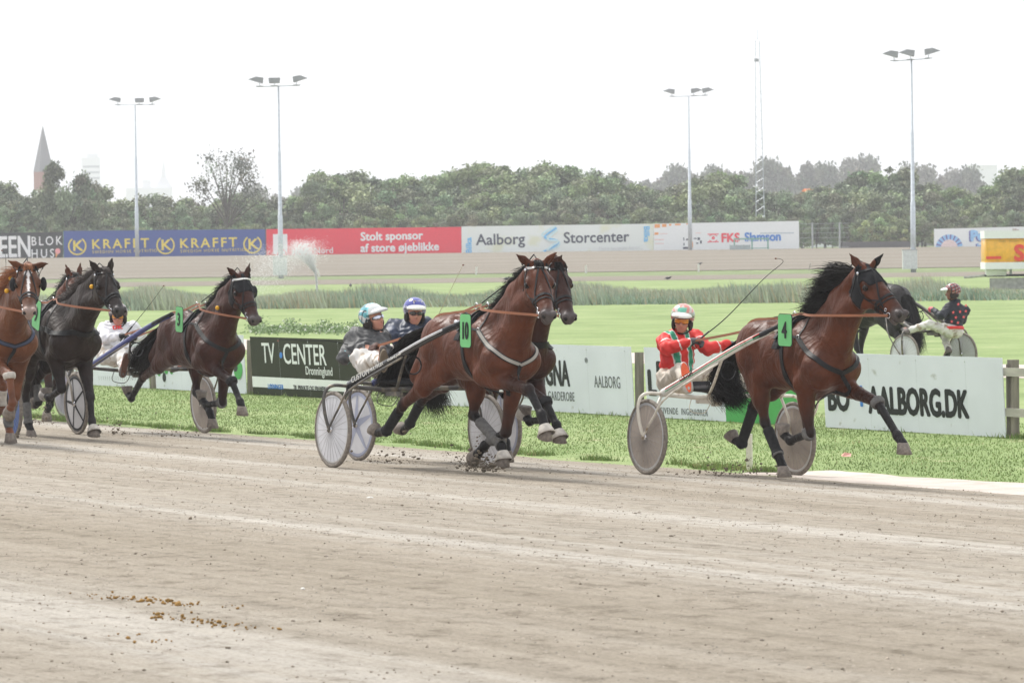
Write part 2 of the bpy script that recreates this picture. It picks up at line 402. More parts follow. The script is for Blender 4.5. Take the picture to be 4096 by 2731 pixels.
def horse(name_label, cat, fr, legs, poll, muz, coat=BAY, points=BLK, mane=M_hairk, tail=None, headlen=.67, roll=0, sign=-1, ears=None, trunk=(1., 0.), collar='V', collar_mat=None,
          hood=False, number=None, plate=None, manespec=None, vox=.016, boots=(), blaze=False, girth=True, blinker=False, headx=True, browband=None, neck_mid=None, saddle=True, legdark=.5, nosec=MZ, fleece=False, group=None, tip_rot=None, scale=1.0, stifle=None):
    T = thing('horse', name_label, cat, (fr.o[0], fr.o[1], fr.o[2]), fr.rz, group)
    b = coat; pr = []
    dk = tuple(c*.8 for c in b)
    Pl = A(poll, float); R, tip = head_frame(fr, Pl, muz, headlen, roll, sign)
    hp = lambda x, y, z: Pl+R@(A([x, y, z])*(headlen/.60))
    # trunk
    pr += [el((.07, 0, 1.19), (.46, .25, .370), .05, b), el((-.36, 0, 1.20), (.50, .27, .318), .05, b), el((-.72, 0, 1.30), (.36, .225, .27), .06, b),
           el((-.74, .12, 1.33), (.27, .135, .22), .06, b), el((-.74, -.12, 1.33), (.27, .135, .22), .06, b),
           rc((.16, 0, 1.535), (-.04, 0, 1.50), .055, .05, .10, b), rc((-.1, 0, 1.46), (-.5, 0, 1.50), .07, .08, .10, b), rc((-.5, 0, 1.5), (-.86, 0, 1.46), .08, .07, .08, b),
           rc((.30, 0, 1.15), (.15, 0, .95), .17, .13, .08, b)]
    for s in (-1, 1):
        pr += [rc((.08, .14*s, 1.42), (.42, .185*s, 1.13), .09, .12, .07, b), rc((.42, .185*s, 1.10), (.22, .20*s, .97), .115, .09, .06, b),
               el((.44, .12*s, 1.08), (.12, .12, .18), .09, b), el((.02, .175*s, 1.20), (.2, .085, .22), .08, b)]
    for s in (-1, 1):
        ca, sa = cos(.35), sin(.35); Rt = A([[ca, 0, sa], [0, 1, 0], [-sa, 0, ca]])
        pr += [sub((.10, .285*s, 1.14), (.030, .045, .24), .05, Rt), sub((-.50, .285*s, 1.17), (.045, .05, .20), .07, Rt.T), sub((.33, .31*s, 1.20), (.02, .05, .16), .04, Rt)]
    # neck
    thr = hp(.13, 0, -.20); crest = hp(-.02, 0, -.03); midn = hp(.02, 0, -.11)
    nm = (A([.20, 0, 1.36])*.45+midn*.55) if neck_mid is None else A(neck_mid, float)
    lat = A([0, 1, 0])*.7+R[:, 1]*.3
    ar = A([0, 0, .04])
    pr += [rc((.14, 0, 1.40), nm+ar+A([-.04, 0, .03]), .155, .105, .09, b, (0, 1, 0), .72), rc(nm+ar+A([-.04, 0, .03]), crest, .105, .075, .07, b, lat, .85),
           rc((.42, 0, 1.20), nm+A([.09, 0, -.07]), .215, .145, .10, b, (0, 1, 0), .78), rc(nm+A([.08, 0, -.07]), thr, .15, .095, .06, b, lat, .8)]
    if trunk != (1., 0.):
        zz_ = lambda z: 1.2+(z-1.2)*trunk[0]-trunk[1]; q_ = []
        for p in pr[:-4]:
            if p[0] == 'sub': q_.append(p)
            elif p[0] == 'rc': a_, b_ = p[1].copy(), p[2].copy(); a_[2] = zz_(a_[2]); b_[2] = zz_(b_[2]); q_.append(p[:1]+(a_, b_, p[3]*(.5+.5*trunk[0]), p[4]*(.5+.5*trunk[0]))+p[5:])
            else: a_ = p[1].copy(); a_[2] = zz_(a_[2]); q_.append(('el', a_, p[2]*A([1, 1, trunk[0]]))+p[3:])
        pr = q_+pr[-4:]
    # head
    hc = b; nz = nosec
    dkf = tuple(c*.62 for c in b)
    pr += [el(hp(.10, 0, -.085), A([.155, .118, .138])*1.0, .05, hc, R), el(hp(.17, .060, -.17), (.130, .050, .118), .045, hc, R), el(hp(.17, -.060, -.17), (.130, .050, .118), .045, hc, R),
           rc(hp(.16, 0, -.075), hp(.47, 0, -.072), .100, .068, .04, hc), rc(hp(.12, 0, -.035), hp(.50, 0, -.03), .068, .038, .04, dkf),
           rc(hp(.22, 0, -.17), hp(.50, 0, -.118), .066, .044, .04, dkf),
           el(hp(.535, 0, -.068), (.075, .064, .064), .03, nz, R), el(hp(.52, 0, -.128), (.062, .050, .038), .012, nz, R),
           el(hp(.572, .040, -.036), (.044, .034, .044), .02, nz, R), el(hp(.572, -.040, -.036), (.044, .034, .044), .02, nz, R),
           el(hp(.590, 0, -.085), (.030, .040, .028), .02, nz, R), el(hp(.545, 0, -.145), (.033, .03, .022), .012, nz, R)]
    for s in (-1, 1):
        pr += [el(hp(.165, .094*s, -.035), (.058, .034, .030), .03, dkf, R), rc(hp(.20, .104*s, -.10), hp(.36, .074*s, -.10), .018, .012, .03, hc),
               sub(hp(.183, .130*s, -.062), (.036, .024, .024), .012, R), sub(hp(.612, .056*s, -.034), (.030, .024, .030), .007, R)]
    pr += [sub(hp(.575, 0, -.112), (.050, .07, .007), .006, R)]
    eb, ee = [], []
    for s in (-1, 1):
        e0 = hp(-.005, .064*s, .005)
        if ears and ears.get(s) is not None:
            q = ray(*ears[s]); o = fr.to(CAM); dq = fr.to(CAM+q)-o; dq = nrm(dq); cpt = o+dq*((e0-o)@dq); e1 = e0+nrm(cpt-e0)*max(.17, min(.21, np.linalg.norm(cpt-e0)))
        else: e1 = hp(-.10, .085*s, .135)
        eax = nrm(e1-e0); lft = nrm(np.cross(eax, R[:, 0])); 
        mid = e0+(e1-e0)*.42
        pr += [rc(e0, mid, 0.040, .040, .02, hc, nrm(np.cross(eax, lft)), .6), rc(mid, e1, .040, .006, .012, tuple(c*.7 for c in b), nrm(np.cross(eax, lft)), .6)]
        od = R[:, 0]*.65+R[:, 1]*s*.75; od = nrm(od-eax*(od@eax))
        RR = np.stack([eax, np.cross(od, eax), od], 1)
        pr += [sub(mid+eax*.02+od*.027, (.062, .017, .02), .008, RR)]
    # legs: dict key -> ankle chain; px already turned into local points by caller
    hoofs = []
    for key in ('RF', 'LF', 'RH', 'LH'):
        s = -1 if key[0] == 'R' else 1; L_ = legs[key]; kn, ft, co, phi = [A(q, float) if k_ < 3 else q for k_, q in enumerate(L_[:4])]
        mid = kn*legdark+(1-legdark)*kn
        if key[1] == 'F':
            eb_ = A([.22, .17*s, .96]); up = eb_*.45+kn*.55
            pr += [rc(eb_, up, .092, .062, .05, b, None, 1), rc(up, kn, .066, .050, .03, tuple(np.array(points)*.6+A(b)*.4)), rc(eb_+A([.03, 0, -.02]), eb_*.6+kn*.4, .08, .07, .05, b),
                   el(kn, (.056, .052, .060), .02, points), rc(kn, ft, .042, .036, .02, points)]
            cb = .075
        else:
            st = A([-.55, .165*s, .99]) if not (stifle and key in stifle) else A(stifle[key], float)
            hk = kn; th0 = A([-.78, .14*s, 1.18]); bt = A([-.96, .10*s, 1.24])
            ga = st*.55+hk*.45+A([-.05, 0, .0])
            pr += [rc(th0, st*.75+th0*.25, .175, .115, .07, b, (0, 1, 0), .72), rc(bt, (th0+hk)/2+A([-.06, 0, .02]), .10, .085, .08, b, (0, 1, 0), .75),
                   rc(st, ga, .105, .082, .06, b, (0, 1, 0), .8), rc(ga, hk, .080, .048, .04, tuple(np.array(points)*.35+A(b)*.65), (0, 1, 0), .8), rc((th0+ga)/2, ga, .12, .085, .06, b, (0, 1, 0), .75)]
            back = nrm(A([hk[0]-ft[0], 0, hk[2]-ft[2]])); bk = A([-abs(back[2]), 0, back[0]*np.sign(back[2]) if back[2] != 0 else 0])
            pr += [el(hk, (.057, .048, .062), .02, points), rc(hk+bk*.045+back*.045, hk+bk*.01, .024, .03, .03, points), rc(hk, ft, .045, .037, .02, points)]
        pr += [el(ft, (.051, .047, .051), .02, points), rc(ft, co, .041, .047, .02, points)]
        hoofs.append((key, ft, co, phi))
        for bo in boots:
            if bo[0] == key: bo[-1].append((kn, ft, co))
    B = Body(pr); lo, hi = B.bounds()
    def colf(V):
        c = B.col(V, b)
        if blaze:
            q = (V-Pl)@R; m_ = (np.abs(q[:, 1]) < .013+.03*np.exp(-((q[:, 0]-.12)/.04)**2)) & (q[:, 2] > -.06) & (q[:, 0] > .08) & (q[:, 0] < .47); c[m_] = (.72, .68, .66)
        return c
    sdf_part('body', B, M_coat, T, vox, bounds=(lo, hi), colf=colf, relax=1)
    # finer eyes, hooves
    for s in (-1, 1):
        MB().sphere(hp(.185, .107*s, -.060), .031).build('eye', M_eye, T, True)
    for s in (-1, 1): MB().sphere(hp(.590, .046*s, -.036), (.022, .020, .024), 8, 6).build('nostril', M_eye, T, True)
    for key, ft, co, phi in hoofs:
        g = A([cos(radians(phi)), 0, sin(radians(phi))]); dn = A([g[2], 0, -g[0]]); y = A([0, 1., 0]); mb = MB(); V = []; n = 16
        prof = [(-.014, .046, .0), (0, .056, .0), (.035, .063, .012), (.092, .077, .028), (.095, .070, .028)]
        for h, r_, fo in prof:
            for k in range(n): a = 2*pi*k/n; V.append(co+dn*h+g*(r_*cos(a)*1.05+fo)+y*r_*sin(a)*.94)
        Fc = [(i*n+k, i*n+(k+1) % n, (i+1)*n+(k+1) % n, (i+1)*n+k) for i in range(len(prof)-1) for k in range(n)]+[tuple(range(n-1, -1, -1)), tuple((len(prof)-1)*n+k for k in range(n))]
        mb.add(V, Fc).build('hoof', M_hoofm, T, True)
    # boots: (key, kind, material, box list filled above)
    for bo in boots:
        kn, ft, co = bo[-1][0]; kind, mt = bo[1], bo[2]
        if kind == 'shin': a_, b_, rr, of = kn*.76+ft*.24, ft*.96+kn*.04, .085, .012
        elif kind == 'knee': a_, b_, rr, of = kn-nrm(ft-kn)*.02, kn+nrm(ft-kn)*.03, .075, .012
        elif kind == 'fetlock': a_, b_, rr, of = ft-nrm(ft-kn)*.05, ft+nrm(ft-kn)*.0, .07, .010
        elif kind == 'bell': a_, b_, rr, of = co, co+nrm(co-ft)*.012, .085, .022
        elif kind == 'hockshin': a_, b_, rr, of = kn*.95+ft*.05, ft, .085, .013
        if kind == 'bell':
            g = nrm(co-ft); q = MB(); q.lathe([(.050, -.03), (.060, -.01), (.073, .02), (.086, .06), (.080, .061)], co, g, 20); q.build('bell_boot', mt, T, True); continue
        lo_ = np.minimum(a_, b_)-.1; hi_ = np.maximum(a_, b_)+.1; ax_ = nrm(b_-a_); L_ = np.linalg.norm(b_-a_)
        def reg(X, a_=a_, ax_=ax_, L_=L_, rr=rr):
            q = (X-a_)@ax_; rad = np.linalg.norm(X-a_-q[..., None]*ax_, axis=-1); return np.maximum(np.maximum(-q-.01, q-L_-.01), rad-rr)
        sdf_part('leg_boot', B, mt, T, .009, off=of, region=reg, bounds=(lo_, hi_))
    # mane
    if mane is not None:
        ms = dict(n=900, len=.22, dir=(-.5, 0, .25), spread=.012, up=.10) if manespec is None else manespec
        c0 = [A([.16, 0, 1.55]), nm+ar+A([-.06, 0, .11]), crest+R[:, 2]*.05-R[:, 0]*.03]; cl = dens(c0, .06)
        cl = B.snap(cl[:-3], -.01); gs = []
        for i, p in enumerate(cl):
            f_ = i/(len(cl)-1); L_ = ms['len']*(ms.get('base', .55)+(1-ms.get('base', .55))*f_); dv = A(ms['dir'], float)
            up = A([0, 0, 1.])*ms['up']; gs.append([p, p+up*.5+dv*L_*.25, p+up*.8+dv*L_*.6, p+up*.6+dv*L_*.85, p+up*.3+dv*L_*1.1])
        strands('mane', gs, int(ms['n']*1.5), mane, T, ms['spread'], .0042, 3, .02, ms.get('tip', 2.0))
        fg = [[hp(-.02, y, .03), hp(.02, y, .055), hp(.07, y*1.3, .045), hp(.12, y*1.5, .022)] for y in (-.03, 0, .03)]
        if not hood: strands('forelock', fg, 160, mane, T, .006, .005, 5, .004, 1)
    if tail is not None:
        g = [[A([-1.0, y, 1.42])]+[A(q, float)+A([0, y*2.0, 0]) for q in tail] for y in (-.05, -.02, .02, .05)]
        strands('tail', g, 2400, mane if mane is not None else M_hairk, T, .018, .0050, 8, .045, 2.4)
        MB().tube([A([-.93, 0, 1.44]), A([-1.0, 0, 1.42]), A(tail[0], float)], [.04, .035, .015]).build('tail_dock', mane or M_hairk, T, True)
    # harness
    cm = collar_mat or M_black
    def loop(x, zc, n=22, ry=.30, rz=.45, tilt=0, z0=0, z1=360):
        return [(x+tilt*cos(radians(a)), ry*sin(radians(a)), zc+rz*cos(radians(a))) for a in np.linspace(z0, z1, n, endpoint=z1 != 360)]
    if saddle:
        strap('girth', B, loop(-.02, 1.19, tilt=-.10), .055, M_black, T, .008, True, .004)
        sp = B.snap(dens([(-.02+dx, y, z) for dx, y, z in ((-.12, -.24, 1.28), (-.11, -.17, 1.5), (-.10, 0, 1.6), (-.11, .17, 1.5), (-.12, .24, 1.28))], .03), .012)
        ribbon('saddle_pad', sp, B.grad(sp), .13, .022, M_felt, T)
        sp2 = B.snap(dens([(-.16, -.22, 1.36), (-.14, -.12, 1.55), (-.13, 0, 1.6), (-.14, .12, 1.55), (-.16, .22, 1.36)], .03), .036)
        ribbon('saddle', sp2, B.grad(sp2), .06, .018, M_black, T)
        for s in (-1, 1):
            MB().tube([(-.12+.03*cos(a), .06*s, 1.61+.03*sin(a)) for a in np.linspace(0, 2*pi, 13)], .006, 6).build('terret_ring', M_steel, T, True)
            MB().lathe([(.0, -.02), (.022, -.02), (.024, .03), (.0, .032)], (-.06, .30*s, 1.46), (0, s, 0), 12).build('shaft_holder', M_steel, T, True)
        strap('crupper_strap', B, [(-.16, 0, 1.6), (-.5, 0, 1.6), (-.85, 0, 1.55), (-.98, 0, 1.46)], .022, M_black, T, .005)
    if collar == 'V':
        for s in (-1, 1):
            strap('breast_strap', B, [(.0, .27*s, 1.41), (.12, .27*s, 1.42), (.22, .27*s, 1.43)], .022, M_black, T, .005)
            if collar_mat: strap('collar_backing', B, [(.22, .27*s, 1.43), (.36, .29*s, 1.33), (.52, .23*s, 1.20), (.65, .13*s, 1.10), (.70, .0, 1.03)], .050, M_black, T, .008)
            strap('breast_collar', B, [(.22, .27*s, 1.43), (.36, .29*s, 1.33), (.52, .23*s, 1.20), (.65, .13*s, 1.10), (.70, .0, 1.03)], .030 if collar_mat else .047, cm, T, .012)
            MB().tube([B.snap(A([[.22, .27*s, 1.43]]), .012)[0]+A([.022*cos(a), 0, .022*sin(a)]) for a in np.linspace(0, 2*pi, 11)], .005, 5).build('ring', M_steel, T, True)
        strap('chest_strap', B, [(.70, 0, 1.03), (.66, 0, .94), (.55, 0, .80), (.3, 0, .72)], .04, M_black, T, .008)
        strap('neck_strap', B, [(.22, -.27, 1.43), (.2, -.2, 1.53), (.16, 0, 1.65), (.2, .2, 1.53), (.22, .27, 1.43)], .016, M_black, T, .005)
    elif collar == 'flat':
        strap('breast_collar', B, [(.0, -.30, 1.29), (.2, -.32, 1.28), (.44, -.30, 1.26), (.62, -.18, 1.25), (.70, 0, 1.24), (.62, .18, 1.25), (.44, .30, 1.26), (.2, .32, 1.28), (.0, .30, 1.29)], .06, cm, T, .016)
        strap('neck_strap', B, [(.2, -.23, 1.28), (.16, -.17, 1.5), (.12, 0, 1.62), (.16, .17, 1.5), (.2, .23, 1.28)], .014, M_black, T, .005)
    # bridle
    HL = lambda pts: [hp(*p) for p in pts]
    def hloop(x, zc=-.09, r=.14, tilt=0, n=18): return [hp(x+tilt*cos(a), r*sin(a), zc+r*cos(a)) for a in np.linspace(0, 2*pi, n, endpoint=False)]
    hoff = .009 if hood else .003
    strap('noseband', B, hloop(.355, -.08, .11, .015), .026, M_black, T, .006, True, .003, .015)
    strap('noseband', B, hloop(.39, -.08, .10, .02), .016, M_black, T, .005, True, .003, .015)
    strap('throat_strap', B, [hp(.03-.03*cos(a), .17*sin(a), -.10+.17*cos(a)) for a in np.linspace(.95, 2*pi-.95, 14)], .018, M_black, T, .005, False, hoff, .02)
    for s in (-1, 1):
        strap('cheek_strap', B, HL([(0, .07*s, .02), (.07, .12*s, -.06), (.2, .11*s, -.13), (.34, .08*s, -.12), (.47, .055*s, -.105)]), .020, M_black, T, .005, False, hoff)
        strap('face_strap', B, HL([(.055, .018*s, .05), (.10, .014*s, .045), (.2, .045*s, .02), (.34, .065*s, -.05), (.42, .06*s, -.08)]), .016, M_black, T, .005, False, hoff)
        strap('jaw_strap', B, HL([(.2, .11*s, -.14), (.3, .09*s, -.10), (.37, .07*s, -.06)]), .014, M_black, T, .004, False, hoff)
        cc = hp(.50, .058*s, -.105)
        for q, r_ in (((0, 0, 0), .026), ((-.06, 0, .02), .014), ((-.045, 0, -.012), .012)):
            MB().tube([cc+R@(A(q)+A([r_*cos(a), .006*s, r_*sin(a)])) for a in np.linspace(0, 2*pi, 13)], .0048, 6).build('bit_ring', M_steel, T, True)
        MB().sphere(hp(.03, .10*s, -.03), (.016, .012, .02), 8, 6).build('buckle', M_steel, T, True)
    strap('browband', B, HL([(.02, -.10, -.02), (.06, -.06, .02), (.07, 0, .045), (.06, .06, .02), (.02, .10, -.02)]), .024, browband or M_black, T, .009, False, hoff)
    if hood:
        def reg(X):
            q = (X-Pl)@R; x, y, z = q[..., 0], q[..., 1], q[..., 2]
            r_ = np.maximum(-x-.02, x-.245-.10*np.clip(-z-.10, -.05, .1)+.15*np.clip(np.abs(y)-.03, 0, .06))
            for s in (-1, 1):
                e = np.sqrt(((x-.195)/.070)**2+((z+.078)/.058)**2+((y-.13*s)/.09)**2)-1; r_ = np.maximum(r_, -e*.05)
                e = np.sqrt(((x+.0)/.05)**2+((z-.03)/.07)**2+((y-.056*s)/.034)**2)-1; r_ = np.maximum(r_, -e*.04)
            return np.maximum(r_, -z-.30)
        pts = A([hp(x, y, z) for x in (-.1, .4) for y in (-.15, .15) for z in (-.32, .1)])
        sdf_part('hood', B, M_felt, T, .0095, off=.006, region=reg, bounds=(pts.min(0), pts.max(0)))
    if blinker:
        for s in ((-1, 1) if blinker == 2 else (1,)):
            q = MB(); q.sphere(hp(.14, .145*s, -.09), (.05, .035, .075), 12, 8); q.build('blinker', M_felt, T, True)
    # check rein
    MB().tube([hp(-.06, 0, .02), hp(-.14, 0, -.01), nm+A([-.06, 0, .23]), A([-.12, 0, 1.64])], .006, 6).build('check_rein', M_black, T)
    # number plate hangs from the near shaft end beside the saddle
    if number:
        pc_, wd, hg, tl = plate; pc_ = A(pc_, float); q = MB(); n = 6; r_ = .035; ou = []
        for cx, cz, a0 in ((1, 1, 0), (-1, 1, 90), (-1, -1, 180), (1, -1, 270)):
            for k in range(n+1):
                a = radians(a0+90*k/n); ou.append((cx*(wd/2-r_)+r_*cos(a), cz*(hg/2-r_)+r_*sin(a)))
        ct, st_ = cos(radians(tl)), sin(radians(tl)); ex = A([ct, 0, st_]); ez = A([-st_, 0, ct])
        for nm_, grow, y0, y1, mt_ in (('plate_rim', .006, .004, .009, M_dark), ('plate_face', 0, 0, .010, M_green)):
            q = MB(); N_ = len(ou)
            V = [pc_+ex*x*(1+grow/wd*2)+ez*z*(1+grow/hg*2)+A([0, y, 0]) for y in (y0, y1) for x, z in ou]
            q.add(V, [tuple(range(N_-1, -1, -1)), tuple(range(N_, 2*N_))]+[(k, (k+1) % N_, N_+(k+1) % N_, N_+k) for k in range(N_)])
            if nm_ == 'plate_rim': rim_o = q
            else:
                po = q.build('number_plate', mt_, T); rim_o.build('rim', M_dark, po)
                text(number, hg*.72, M_ink, po, pc_+A([0, -.005, 0])-ez*hg*.24, ex, ez, 'number', bold=.006, sx=.62 if len(number) > 1 else .8, align='CENTER', depth=.002)
    T['_'] = 0; del T['_']
    return T, B, hp, R
# ------------------------------------------------------------- sulky
def sulky(label, fr, frame_m, wheelst, shaft_m=None, tip=(1.47, .37, 1.46), track=.86, tyre_m=None, wr=.375, group='racing sulkies', grip=True, stripe=None, sfrom=2, lettering=None, hide=(), seat_y=0, barz=.80):
    T = thing('sulky', label, 'sulky', fr.o, fr.rz, group); shaft_m = shaft_m or frame_m
    tyre_m = tyre_m or mat('dusty_tyre', (.20, .175, .15), .85, var=.3, nscale=30)
    for s in (-1, 1):
        gz = G(*(fr.o+fr.L*track*s)[:2])-fr.o[2]; c = A([0, track*s, wr+gz]); cant = nrm(A([0, 1, .03*s]))
        W = MB().lathe([(.018, -.05), (.03, -.045), (.03, .045), (.018, .05)], c, cant, 14).build('wheel', M_steel, T, True)
        t = MB(); t.lathe([(wr-.022+.022*cos(a), .022*sin(a)) for a in np.linspace(0, 2*pi, 13)], c, cant, 56); t.build('tyre', tyre_m, W, True)
        rimm = {'grey': mat('rim_alu', (.55, .55, .56), .4, .6), 'spoke5': mat('rim_black', (.05, .05, .055), .4), 'star': mat('rim_blue', (.30, .32, .42), .4), 'blue': mat('rim_navy', (.04, .09, .3), .4)}[wheelst[0]]
        MB().lathe([(wr-.065, -.012), (wr-.04, -.016), (wr-.038, .016), (wr-.065, .012), (wr-.065, -.012)], c, cant, 56).build('rim', rimm, W, True)
        disc = MB(); disc.lathe([(.02, -.030), (.12, -.027), (wr-.055, -.010)], c, cant, 56); disc.lathe([(wr-.055, .010), (.12, .027), (.02, .030)], c, cant, 56)
        disc.build('disc', wheelst[1], W, True)
        sp = MB(); ex = nrm(np.cross(cant, [0, 0, 1.])); ez = np.cross(ex, cant)
        if wheelst[0] in ('grey', 'blue'):
            for k in range(26):
                a = 2*pi*k/26+.05; d_ = ex*cos(a)+ez*sin(a)
                for o_ in (-1, 1): sp.tube([c+d_*.03+cant*.032*o_, c+d_*.14+cant*.0275*o_, c+d_*(wr-.05)+cant*.0125*o_], .0015, 3)
            sp.build('spokes', mat('spoke_faint', (.30, .29, .29), .6) if wheelst[0] == 'grey' else rimm, W)
        else:
            for k in range(5):
                a = 2*pi*k/5+wheelst[2]; d_ = ex*cos(a)+ez*sin(a); p_ = -ex*sin(a)+ez*cos(a)
                for o_ in (-1, 1):
                    w0, w1 = (.020, .013) if wheelst[0] == 'spoke5' else (.045, .008)
                    sp.add([c+d_*.03+p_*w0+cant*.034*o_, c+d_*.03-p_*w0+cant*.034*o_, c+d_*(wr-.05)-p_*w1+cant*.015*o_, c+d_*(wr-.05)+p_*w1+cant*.015*o_], [(0, 1, 2, 3)])
            sp.lathe([(wr-.075, -.0165), (wr-.05, -.0135)], c, cant, 48)
            sp.build('spokes', wheelst[3], W)
        # fork: bar end bends over the tyre, runs down outside to the hub; inner stay
        zt = barz+gz
        f = MB(); f.tube(dens([A([0, s*(track-.20), barz+gz*.7]), A([0, s*(track-.02), zt+.005]), A([-.02, s*(track+.055), zt-.03]), A([-.03, s*(track+.085), zt-.13]), A([-.02, s*(track+.075), c[2]+.14]), A([0, s*(track+.045), c[2]])], .03), .017, 8)
        f.tube([A([.0, s*(track-.17), barz+gz*.6]), A([0, s*(track-.075), c[2]+.22]), A([0, s*(track-.045), c[2]])], [.016, .014, .013], 8)
        f.tube(dens([A([.01, s*(track+.065), c[2]-.01]), A([.22, s*(track+.06), c[2]+.20]), A([.42, s*(track+.01), c[2]+.41]), A([tip[0]*.5, s*(track*.41+tip[1]*.5), (barz+tip[2])/2+.0])], .05), .011, 8)
        f.sphere(c+A([0, s*.05, 0]), (.022, .014, .032), 10, 7)
        f.build('fork', frame_m, T, True)
        a0 = A([-.0, s*(track-.18), barz+.01+gz*.7]); a1 = A([tip[0], s*tip[1], tip[2]]); dd = a1-a0
        pts = [a0, a0+dd*.3+A([0, 0, .012]), a0+dd*.62+A([0, 0, .03]), a0+dd*.86+A([0, 0, .02]), a1]
        sh = MB(); sh.tube(dens(pts, .06), list(np.linspace(.032, .024, len(dens(pts, .06)))), 10, sq=1.25); so_ = sh.build('shaft', shaft_m, T, True)
        if grip: MB().tube([a0+dd*.80+A([0, 0, .026]), a0+dd*.9+A([0, 0, .017]), a1+dd*.03], [.029, .030, .027], 10).build('shaft_grip', M_dark, so_, True)
        if stripe:
            for (zo, sm_) in stripe:
                q = [p+A([0, s*.031, zo]) for p in dens(pts, .06)[sfrom:-4]]; MB().tube(q, .0045, 4).build('stripe', sm_, so_)
        b = MB(); b.tube([A([.02, s*.16, barz]), A([.35, s*.30, .93]), a0+dd*.52], [.016, .015, .014], 8); b.build('brace', frame_m, T, True)
        # stirrup
        p = a0+dd*.50; st = MB(); cen = p+A([.0, -s*.10, -.10]); st.tube([cen+A([0, .085*cos(a), .085*sin(a)]) for a in np.linspace(0, 2*pi, 17)], .008, 6); st.tube([p, cen+A([0, 0, .085])], .010, 6); st.build('stirrup', M_dark, T, True)
        if lettering and s == -1:
            for q in lettering:
                ps = a0+dd*q[1]+A([0, -.036, -.008+.02*sin(pi*min(q[1], 1))]); text(q[0], q[2], q[3], so_, ps, dd, (0, 0, 1), 'lettering', bold=.0012, depth=.001, font_shear=.2)
    gl = G(*(fr.o-fr.L*track)[:2])-fr.o[2]; gr = G(*(fr.o+fr.L*track)[:2])-fr.o[2]
    b = MB(); b.tube([A([0, -(track-.19), barz+gl*.7]), A([0, -.3, barz-.015]), A([0, .3, barz-.015]), A([0, track-.19, barz+gr*.7])], .024, 10)
    b.build('axle_bar', frame_m, T, True)
    b = MB(); b.box((-.12, seat_y-.12, barz-.06), (.30, .035, .05)); b.box((-.12, seat_y+.12, barz-.06), (.30, .035, .05)); b.tube([A([-.1, seat_y-.05, barz-.08]), A([-.1, seat_y+.05, barz-.08])], .035, 10)
    b.tube(dens([A([.0, seat_y-.35, barz-.03]), A([.02, seat_y-.38, barz-.14]), A([.0, seat_y-.2, barz-.17]), A([0, seat_y-.12, barz-.05])], .03), .005, 5); b.build('seat_bracket', frame_m, T)
    st = Body([el((-.30, seat_y, barz+.055), (.24, .17, .035), .03), rc((-.44, seat_y-.1, barz+.10), (-.44, seat_y+.1, barz+.10), .03, .03, .05), el((-.1, seat_y, barz+.04), (.16, .08, .035), .04)])
    sdf_part('seat', st, M_dark, T, .014)
    return T
# ------------------------------------------------------------- people
def solve(fr, parent, px, L, sign):
    """local point seen at pixel px at distance L from parent; sign 't' towards the camera, 'a' away"""
    o = fr.to(CAM); q = nrm(fr.to(CAM+ray(*px))-o); b = (parent-o)@q; dm = (parent-o)-b*q; d_ = np.linalg.norm(dm)
    if d_ >= L: return parent-dm*(L/d_)
    s_ = sqrt(L*L-d_*d_); return o+q*(b+(-s_ if sign == 't' else s_))
SKIN = (.55, .27, .19)
def hand_prims(wr_, dr, nrmv, s, col, grip=.9):
    """wrist, direction of the palm, palm normal, side"""
    dr = nrm(dr); nv = nrm(nrmv-dr*(nrmv@dr)); sd = np.cross(dr, nv); k = .008; p = []
    R = np.stack([dr, sd, nv], 1); pc_ = wr_+dr*.05; p.append(el(pc_, (.050, .040, .017), .012, col, R))
    for i, (o_, l_) in enumerate(((-.029, .62), (-.010, .72), (.010, .68), (.028, .54))):
        a = wr_+dr*.088+sd*o_; l1 = .042*l_/.6; b_ = a+(dr*cos(grip)+nv*sin(grip))*l1; c_ = b_+(dr*cos(grip*2.3)+nv*sin(grip*2.3))*l1*.7; e_ = c_+(dr*cos(grip*3.2)+nv*sin(grip*3.2))*l1*.5
        p += [rc(a, b_, .0105, .0095, k, col), rc(b_, c_, .0095, .0088, k*.6, col), rc(c_, e_, .0088, .0075, k*.6, col)]
    th = wr_+dr*.03-sd*.034*s; t2 = th+dr*.030+nv*.022-sd*.010*s; t3 = t2+dr*.020+nv*.020+sd*.014*s
    p += [rc(th, t2, .014, .0115, k, col), rc(t2, t3, .011, .009, k*.6, col)]
    return p
